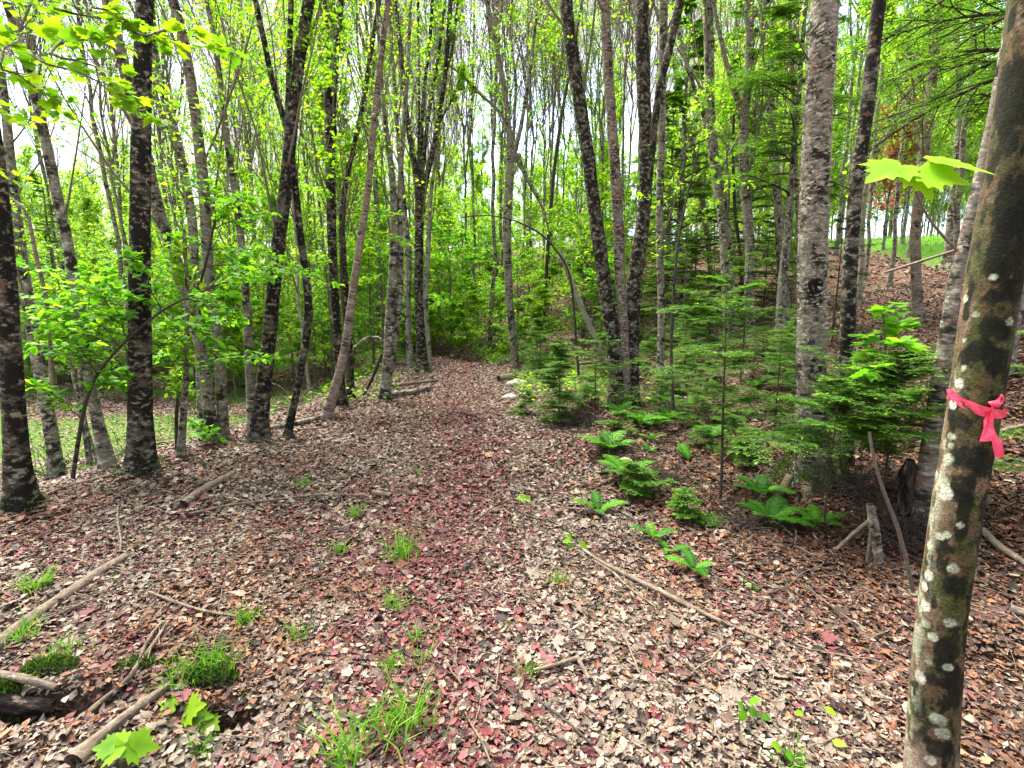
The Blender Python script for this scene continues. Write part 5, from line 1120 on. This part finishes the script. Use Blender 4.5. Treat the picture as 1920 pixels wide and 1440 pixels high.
wood('rotting_log', 'dark rotting log end in the hollow at the lower left corner', [(-15, 1345, 26), (50, 1340, 24), (105, 1345, 18)], 'dark_wood', lift=.5, cat='log', sides=16)
wood('dead_branch', 'dark branch running diagonally past the broad maple leaves, lower left', [(120, 1400, 8), (190, 1345, 8), (250, 1290, 7), (280, 1210, 5), (305, 1180, 4)], 'dead_wood', lift=1.4, cat='branch', sub=[[(205, 1335, 6), (260, 1265, 6), (318, 1178, 5)]])
wood('rotting_log', 'brown half rotten branch slanting down beside the maple leaves at the bottom left', [(140, 1450, 26), (190, 1400, 16), (250, 1350, 14), (320, 1300, 10)], 'dead_wood', lift=.3, cat='log', sides=14)
wood('fallen_stick', 'crooked thin twig standing in the litter at upper left of the trail', [(222, 960, 2), (222, 995, 3), (229, 1020, 3), (227, 1048, 3)], lift=3)
wood('fallen_pole', 'pale pole lying across at the foot of the double trunk beyond the white birch', [(728, 733, 7), (770, 728, 7), (822, 720, 5)], lift=2.0, cat='log')
wood('fallen_log', 'mottled short log below the pale pole, left verge of the trail', [(715, 748, 12), (760, 745, 12), (805, 733, 9)], 'bark_grey', lift=.8, cat='log')
wood('fallen_pole', 'thin log lying between the leaning dark trunk and the white birch foot', [(495, 812, 8), (545, 804, 9), (590, 792, 8), (612, 786, 6)], 'bark_grey', lift=.9, cat='log')
wood('fallen_stick', 'pale thin stick on the ground just before the white birch foot', [(560, 812, 5), (600, 808, 4), (622, 800, 3)], lift=1)
wood('mossy_log', 'mossy log at the right verge of the far trail', [(935, 716, 14), (965, 712, 15), (990, 712, 12)], 'root', lift=.5, cat='log', sides=14)
wood('fallen_pole', 'pale thin log raised above the verge right of the far trail', [(995, 712, 6), (1015, 707, 7), (1040, 703, 6)], lift=3, cat='log')
wood('fallen_log', 'mossy pale pole lying behind the split black tree on the left', [(1085, 690, 6), (1115, 687, 6), (1142, 684, 6)], lift=2, cat='log')
wood('bent_branch', 'black branch arching over behind the white birch like a hoop', [(664, 652, 6), (680, 638, 6), (695, 632, 6), (712, 633, 5), (720, 640, 5)], 'bark_grey', gnd=False, Y=9.0, cat='branch')
wood('fallen_stick', 'dark stick leaning against the double trunk foot', [(682, 742, 5), (700, 705, 6), (716, 665, 6)], 'twig_dark', gnd=False, Y=8.5)
wood('leaning_dead_tree', 'grey dead trunk leaning left behind the split black tree', [(1135, 690, 15), (1118, 640, 13), (1100, 600, 12), (1085, 560, 11), (1066, 515, 9), (1050, 470, 7)], 'bark_far', gnd=False, Y=10.6, cat='dead tree', group=None)
wood('broken_stump', 'jagged reddish snag leaning beside the split black tree', [(1136, 694, 14), (1126, 668, 11), (1116, 640, 5)], 'dead_wood', gnd=False, Y=9.6, cat='stump', group=None)
wood('dead_branch', 'pale stick propped at an angle on the leaf slope above the ferns', [(1352, 875, 4), (1385, 850, 4), (1415, 822, 4), (1452, 803, 3)], 'dead_wood', lift=3, cat='branch')
wood('birch_stub', 'short mossy birch stub stuck upright in the leaves by the ribboned tree', [(1648, 1065, 12), (1645, 1020, 15), (1638, 985, 15), (1632, 945, 11)], 'bark_birch', gnd=False, Y=float(ground(1648, 1068)[1]), cat='stump', group=None)
wood('leaning_stick', 'tall thin stick leaning left against the brush near the ribboned tree', [(1712, 1110, 6), (1700, 1050, 6), (1682, 985, 6), (1660, 930, 5), (1640, 870, 5), (1630, 810, 4)], 'twig', gnd=False, Y=2.55)
wood('leaning_stick', 'short dead stick leaning beside the mossy birch stub', [(1626, 1060, 6), (1632, 1010, 6), (1640, 950, 5)], 'dead_wood', gnd=False, Y=2.95)
wood('fallen_stick', 'broken pale stick leaning towards the mossy birch stub from the left', [(1568, 1030, 5), (1600, 1000, 6), (1640, 968, 6)], 'dead_wood', gnd=False, Y=3.0)
wood('rotten_stump', 'black rotten stump between the dark blotchy trunk and the tan birch', [(1708, 960, 34), (1706, 920, 32), (1705, 885, 26), (1706, 862, 12)], 'dark_wood', gnd=False, Y=float(ground(1708, 965)[1]), cat='stump', group=None, sides=16, amp=.3)
wood('fallen_pole', 'pale dead branch on the slope right of the ribboned tree', [(1840, 1010, 10), (1870, 1040, 10), (1925, 1075, 8)], 'dead_wood', lift=1.2, cat='branch')
wood('fallen_stick', 'thin branch lying right of the ribboned tree near the pink ribbon', [(1872, 822, 6), (1900, 815, 6), (1935, 808, 6)], 'dead_wood', lift=2)
wood('fallen_stick', 'pale stub of wood at the right edge of the photo', [(1890, 1160, 12), (1930, 1172, 11)], 'dead_wood', lift=1.2)
rs = np.random.default_rng(871)
for k_, (px, py, L_, lb) in enumerate([(1500, 1090, .5, 'thin dark stick in the shaded leaves below the ferns'), (1560, 1150, .4, 'thin stick in the brown leaves left of the ribboned tree'), (1400, 1130, .45, 'thin stick on the brown leaf slope, centre right'), (1330, 1250, .35, 'short twig lying right of the long straight stick'), (860, 1130, .2, 'tiny twig in the maroon strip'), (250, 1080, .35, 'thin twig near the long pale pole'), (560, 1110, .3, 'thin twig between the grass tufts on the left'), (420, 1060, .5, 'slim dark twig in the leaves left of the trail'), (650, 1130, .25, 'straight pale twig left of the flattened tuft'), (1180, 1230, .3, 'dark twig on the right half of the foreground'), (150, 1150, .3, 'thin twig beside the pole at the left edge'), (1600, 1250, .45, 'long thin twig in front of the ribboned tree foot'), (900, 800, .5, 'dark thin stick across the middle of the far trail'), (1010, 860, .5, 'thin stick at the right edge of the trail beyond the flat fern'), (780, 830, .4, 'pale thin stick on the trail at mid distance'), (640, 870, .5, 'thin stick lying left of the trail middle'), (480, 880, .5, 'pale stick before the leaning dark trunk')]):
    p = ground(px, py); a = rs.uniform(-.7, .7) + (0 if rs.random() < .6 else 1.2); t_ = np.linspace(-.5, .5, 9) * L_
    X = p[0] + np.cos(a) * t_ + rs.normal(0, .006, 9); Yy = p[1] + np.sin(a) * t_ + rs.normal(0, .006, 9)
    Pp = np.stack([X, Yy, terrain(X, Yy) + .038 + .01 * np.sin(t_ * 9)], -1); r_ = rs.uniform(.003, .006)
    V, Q, A = tubes(Pp[None], (r_ * np.linspace(1, .5, 9))[None], 7); b = V.mean(0)
    tag(mesh_obj('twig', V, [Q], M['dead_wood' if k_ % 2 else 'twig'], None, {'tc': A}, True, b), lb, 'twig', 'twigs lying in the litter')
# dark brush heap below the split tree and brush on the left row
def brush(px, py, n, L_, seed, label, mat='twig_dark', name='brush_heap', up=.5, rr=.0035, Y=None):
    rg = np.random.default_rng(seed); p = ground(px, py); b = np.array([p[0], p[1], th(p[0], p[1])]); TAKEN.append((b[0], b[1]))
    az = rg.random(n) * 6.283; el = rg.normal(up, .45, n); k = 7; d = np.stack([np.cos(az) * np.cos(el), np.sin(az) * np.cos(el), np.abs(np.sin(el))], -1); P = np.empty((n, k, 3)); P[:, 0] = b + np.concatenate([rg.normal(0, L_ * .22, (n, 2)), rg.random((n, 1)) * .05], 1)
    for s_ in range(1, k): d = unit(d + rg.normal(0, .15, d.shape) + [0, 0, -.12]); P[:, s_] = P[:, s_ - 1] + d * L_ * (.5 + rg.random(n))[:, None] / k
    P[..., 2] = np.maximum(P[..., 2], terrain(P[..., 0], P[..., 1]) + .01)
    V, Q, A = tubes(P, (rr * np.linspace(1, .35, k))[None] * (.5 + rg.random((n, 1))), 4)
    tag(mesh_obj(name, V, [Q], M[mat], None, {'tc': A}, True, b), label, 'brush', 'heaps of dead twigs').location = b
brush(1092, 800, 260, .36, 881, 'dark heap of dead twigs beside the trail below the bushy hemlock')
brush(1150, 845, 160, .26, 895, 'dark dead twigs and roots on the cut edge of the bank', up=.2)
brush(1250, 905, 120, .22, 896, 'dark root tangle on the low bank above the small ferns', up=.2)
brush(1400, 990, 90, .24, 897, 'black twigs in the hollow beneath the fern left of the birch', up=.15)
brush(1600, 930, 150, .45, 882, 'tangle of bare dead twigs between the birch and the ribboned tree', up=.8)
brush(1480, 900, 60, .3, 883, 'fine dead twigs at the left of the mossy birch foot', 'twig')
brush(1690, 1010, 120, .42, 884, 'dark dead twigs in front of the tan birch foot', up=.6)
brush(90, 900, 26, .7, 885, 'bare crooked twigs between the trunks at the left edge', up=.9, rr=.006)
brush(230, 860, 22, .8, 886, 'dark bare twigs behind the thick dark trunk', up=.8, rr=.006)
brush(560, 760, 40, .9, 887, 'pale dead sticks lying behind the leaning dark trunk', 'dead_wood', up=.1, rr=.010)
brush(1215, 730, 50, .5, 888, 'bare grey twigs at the foot of the slim smooth trunk', 'twig', up=.7, rr=.004)
brush(995, 1000, 5, .30, 889, 'few bare upright twigs at the right edge of the trail', up=1.2, rr=.003)
brush(830, 655, 50, .9, 890, 'brown brush at the end of the trail', 'dead_wood', up=.5, rr=.008)
# stones
def stone(px, py, s, seed, label):
    rg = np.random.default_rng(seed); p = ground(px, py); n = 14; m_ = 9
    u_, v_ = np.meshgrid(np.linspace(0, 2 * np.pi, n, endpoint=False), np.linspace(.02, np.pi - .02, m_)); q = np.stack([np.sin(v_) * np.cos(u_), np.sin(v_) * np.sin(u_), np.cos(v_)], -1).reshape(-1, 3)
    V = q * s * np.array([1.3, .9, .55]) * (1 + .5 * (fbm(q * 1.7 + seed, seed, 3) - .5))[:, None]; b = np.array([p[0], p[1], th(p[0], p[1]) + s * .15])
    i_ = (np.arange(m_ - 1)[:, None] * n + np.arange(n)[None]); j_ = (np.arange(m_ - 1)[:, None] * n + (np.arange(n)[None] + 1) % n)
    tag(mesh_obj('stone', V + b, [np.stack([i_, i_ + n, j_ + n, j_], -1).reshape(-1, 4)], M['stone'], None, {'tc': V}, True, b), label, 'stone', 'stones beside the trail')
t = NT('pale_stone'); tv = t.attr('tc').outputs['Vector']; t.done(t.bsdf(t.ramp(t.noise(tv, 30, 5, .6), [(.3, (.20, .19, .16)), (.7, (.48, .46, .40))]), .9, t.noise(tv, 60, 4), .4).outputs[0]); M['stone'] = t.m
stone(957, 747, .11, 891, 'pale rounded stone at the right verge of the far trail'); stone(970, 722, .16, 892, 'flat grey stone at the end of the mossy log'); stone(1232, 786, .06, 893, 'small white stone on the bank below the slim trunk'); stone(1172, 866, .05, 894, 'small white stone by the arching fern')

# ------------------------------------------------------------------ seedlings in the foreground
def seedling(px, py, stem, leaves, tm, mat, seed, label, name='maple_seedling', grp='seedlings in the foreground'):
    """stem: (height m, lean x, lean y); leaves: (px, py, tip px, tip py, size m)"""
    rg = np.random.default_rng(seed); p = ground(px, py); b = np.array([p[0], p[1], th(p[0], p[1])]); root = empty(name, tuple(b), label, 'seedling', grp)
    top = b + np.array([stem[1], stem[2], stem[0]]); S_ = bough(b, top, 9, .0, rg); St = [S_]
    for (x0, y0, x1, y1, sz) in leaves:
        a_ = at_y(x0, y0, top[1]); St.append(bough(top, a_, 9, .005, rg))
    V, Q, A = tubes(np.array(St), np.linspace(.0018, .0008, 9)[None].repeat(len(St), 0), 5); mesh_obj('stem', V, [Q], M['twig'], root, {'tc': A}, True, b)
    for (x0, y0, x1, y1, sz) in leaves:
        a_ = at_y(x0, y0, top[1]); e_ = at_y(x1, y1, top[1] - .02); f_ = unit(e_ - a_ + np.array([0, rg.normal(0, .02), 0]))
        V, Fc, m_ = place(tm, a_[None], f_[None], np.array([[rg.normal(0, .15), -.55 + rg.normal(0, .1), 1.]]), sz)
        mesh_obj('leaf', V, [Fc], M[mat], root, {'rnd': np.clip(rg.uniform(.2, .9) + .5 * (fbm(V * 80, 5, 3) - .5) - .3 * (np.arange(len(V)) == 0), 0, 1)}, False, b)
seedling(372, 1372, (.07, 0, .0), [(345, 1335, 405, 1312, .105), (350, 1345, 412, 1352, .10), (325, 1345, 325, 1395, .09), (320, 1335, 245, 1362, .085), (330, 1325, 285, 1322, .07), (385, 1350, 415, 1370, .07)], tmpl_maple(), 'leaf_maple', 901, 'maple seedling with several broad bright leaves at the lower left')
seedling(235, 1440, (.05, 0, 0), [(235, 1395, 178, 1420, .10), (240, 1395, 278, 1425, .095), (235, 1393, 228, 1436, .08), (215, 1398, 150, 1408, .07)], tmpl_maple(), 'leaf_maple', 902, 'maple seedling with drooping yellow green leaves at the bottom left edge')
seedling(1395, 1360, (.06, 0, 0), [(1395, 1330, 1370, 1300, .05), (1397, 1330, 1392, 1352, .05), (1400, 1325, 1425, 1345, .05), (1405, 1318, 1430, 1305, .05), (1425, 1340, 1452, 1352, .04), (1450, 1365, 1472, 1362, .035), (1490, 1370, 1500, 1382, .03)], tmpl_ovate(), 'leaf_beech', 903, 'seedling with pointed oval leaves at the bottom right of centre', 'beech_seedling')
seedling(1470, 1440, (.05, 0, 0), [(1465, 1405, 1440, 1392, .05), (1470, 1405, 1492, 1425, .045), (1495, 1408, 1500, 1430, .035), (1560, 1390, 1590, 1388, .045), (1545, 1325, 1560, 1335, .04), (1505, 1335, 1485, 1340, .035)], tmpl_ovate(), 'leaf_beech', 904, 'seedling with scattered small leaves cut off near the bottom edge, right of centre', 'beech_seedling')
seedling(1098, 1062, (.12, 0, .0), [(1072, 1010, 1050, 992, .06), (1072, 1012, 1048, 1020, .06), (1080, 1008, 1068, 988, .05), (1085, 1015, 1100, 1028, .07), (1075, 1018, 1060, 1035, .05)], tmpl_ovate(), 'leaf_beech', 905, 'leafy twig seedling standing over the start of the long straight stick', 'beech_seedling')
seedling(1020, 975, (.20, -.06, 0), [(985, 932, 968, 935, .07), (980, 930, 965, 940, .05), (984, 932, 996, 938, .06), (668, 925, 662, 930, .001)], tmpl_maple(), 'leaf_lime', 906, 'thin upright seedling with a few small lime leaves right of the trail middle')
seedling(1410, 1110, (.05, 0, 0), [(1410, 1098, 1395, 1108, .04), (1412, 1098, 1425, 1108, .04), (1410, 1100, 1412, 1118, .04), (1400, 1090, 1385, 1085, .03)], tmpl_ovate(), 'fern', 907, 'pale leaved seedling on the brown leaf slope below the ferns')
seedling(455, 1170, (.03, 0, 0), [(455, 1150, 440, 1145, .03), (458, 1150, 470, 1158, .03)], tmpl_ovate(), 'leaf_lime', 908, 'tiny two leaved seedling beside the bent stick')
for i_, (px, py, w_) in enumerate([(240, 1010, 'above the long half buried pole'), (430, 985, 'left of the trail under the long thin pale stick'), (495, 1002, 'farthest of the pair left of the thin tuft'), (590, 1025, 'immediately left of the thin grass tuft'), (670, 925, 'by the short chunk of pale stick'), (1088, 1118, 'left of the long straight stick, highest of a row'), (1115, 1140, 'second in the row left of the long straight stick'),
    (1138, 1145, 'lowest in the row left of the long straight stick'), (1160, 1120, 'touching the long straight stick'), (42, 1018, 'at the left edge of the photo'), (455, 1300, 'upper of two right of the mossy clump'), (465, 1325, 'lower of two right of the mossy clump'), (760, 945, 'in the trail middle right of the short pale stick'), (1245, 1035, 'beside the small yellowing fern')]):
    seedling(px, py + 6, (.015, 0, 0), [(px, py, px - 9, py + 2, .022), (px, py, px + 9, py + 1, .022), (px, py, px + 1, py + 8, .018)], tmpl_maple(), 'leaf_lime', 920 + i_, 'tiny green sprout ' + w_, 'tiny_sprout', 'tiny sprouts in the litter')
# more low growth on the right bank: small hemlocks and ferns, each a copy
for key, seed, H, nb, nl_ in (('v', 641, .55, 20, .022), ('w', 642, .9, 26, .026), ('x', 643, .35, 14, .020)):
    PROTO[key] = [hemlock_tree('hemlock_seedling', (0, 0, -50), None, None, 'twig_dark', 'needle', seed, 'hemlock', H=H, r0=.005 + .004 * H, nb=nb, spread=.75, l2=11, l3=4, nps=8, nl=nl_, nw=.008, z0=.12, droop=-.25), 0]
def bankset(n, xr, yr, seed, cond, s0=.7, s1=1.25):
    rng = np.random.default_rng(seed); c = 0
    for _ in range(n * 50):
        if c >= n: break
        y = rng.uniform(*yr); x = rng.uniform(*xr); u = x - float(trail_c(y))
        if not cond(x, y, u) or not free(x, y, .28): continue
        TAKEN.append((x, y)); c += 1; put('vwx'[int(rng.integers(3))], x, y, rng.random() * 6.28, rng.uniform(s0, s1), 'small hemlock seedling', 'hemlock seedlings on the banks')
bankset(24, (.8, 6.5), (4.2, 9.5), 651, lambda x, y, u: u > 1.5 and x < .62 * y and abs(x / y - .215) > .045)
bankset(10, (.4, 4), (8.5, 13), 652, lambda x, y, u: u > 1.35 and x < .4 * y)
fb = {o.name: o for o in COL.objects if o.name.startswith('fern') and o.parent is None}
for o in list(fb.values()): KIDS[o.name] = [c for c in COL.objects if c.parent is o]
src = list(fb.values()); rng = np.random.default_rng(653); c = 0
for _ in range(900):
    if c >= 16: break
    y = rng.uniform(3.4, 9); x = rng.uniform(.9, 5); u = x - float(trail_c(y))
    if u < 1.85 or x > .66 * y or not free(x, y, .3): continue
    TAKEN.append((x, y)); c += 1; o = copy_tree(src[int(rng.integers(len(src)))]); o.location = (x, y, th(x, y)); o.rotation_euler = (0, 0, rng.random() * 6.28); s_ = rng.uniform(.7, 1.2); o.scale = (s_,) * 3
    o['label'] = 'small fern'; o['group'] = 'ferns on the right bank'
# ------------------------------------------------------------------ labels for the background trees: by the trunks they stand between
REF = [(-9999, 'left edge'), (38, 'far left trunk'), (265, 'thick dark trunk'), (487, 'leaning dark trunk'), (625, 'white birch'), (722, 'double trunk'), (792, 'fan shaped tree'),
       (965, 'forked tree'), (1170, 'split black tree'), (1237, 'slim smooth trunk'), (1365, 'scaly trunk'), (1522, 'big birch'), (1585, 'blotchy trunk'), (1720, 'slope birch'), (1800, 'ribboned tree'), (9999, 'right edge')]
BASE = {}
for o in list(COL.objects):
    if o.parent is None and o.get('group') and o.name.split('.')[0] in ('maple_tree', 'birch_tree', 'poplar_tree', 'hemlock_tree', 'beech_sapling', 'hemlock_seedling', 'fern') and len(o.get('label', '').split()) <= 5:
        p = np.array(o.location) + np.array([0, 0, 1.2]) - CAM; d_ = p[1] * math.cos(PITCH) - p[2] * math.sin(PITCH)
        X = 960 + F_PX * p[0] / d_; k = max(i for i, (x_, _) in enumerate(REF) if x_ <= X)
        BASE.setdefault((o['label'], k), []).append((X, p[1], o))
ORD = ['', 'second', 'third', 'fourth', 'fifth', 'sixth', 'seventh', 'eighth', 'ninth', 'tenth', 'eleventh', 'twelfth', 'thirteenth', 'fourteenth', 'fifteenth', 'sixteenth', 'seventeenth', 'eighteenth', 'nineteenth', 'twentieth', 'last']
for (lb, k), lst in BASE.items():
    lst.sort(key=lambda q: q[0]); n = len(lst)
    for i, (_, _, o) in enumerate(lst):
        pos_ = 'lone ' if n == 1 else ('leftmost ' if i == 0 else ('rightmost ' if i == n - 1 else ORD[min(i, 20)] + ' '))
        tail = ' from left,' if pos_.strip() in ORD[1:] else ''
        a_, b_ = REF[k][1], REF[k + 1][1]
        o['label'] = pos_ + lb + tail + ' between ' + a_ + ' and ' + b_

for o in COL.objects:
    if o.get('label') and len(o['label'].split()) > 16: print('LONG', len(o['label'].split()), o['label'])
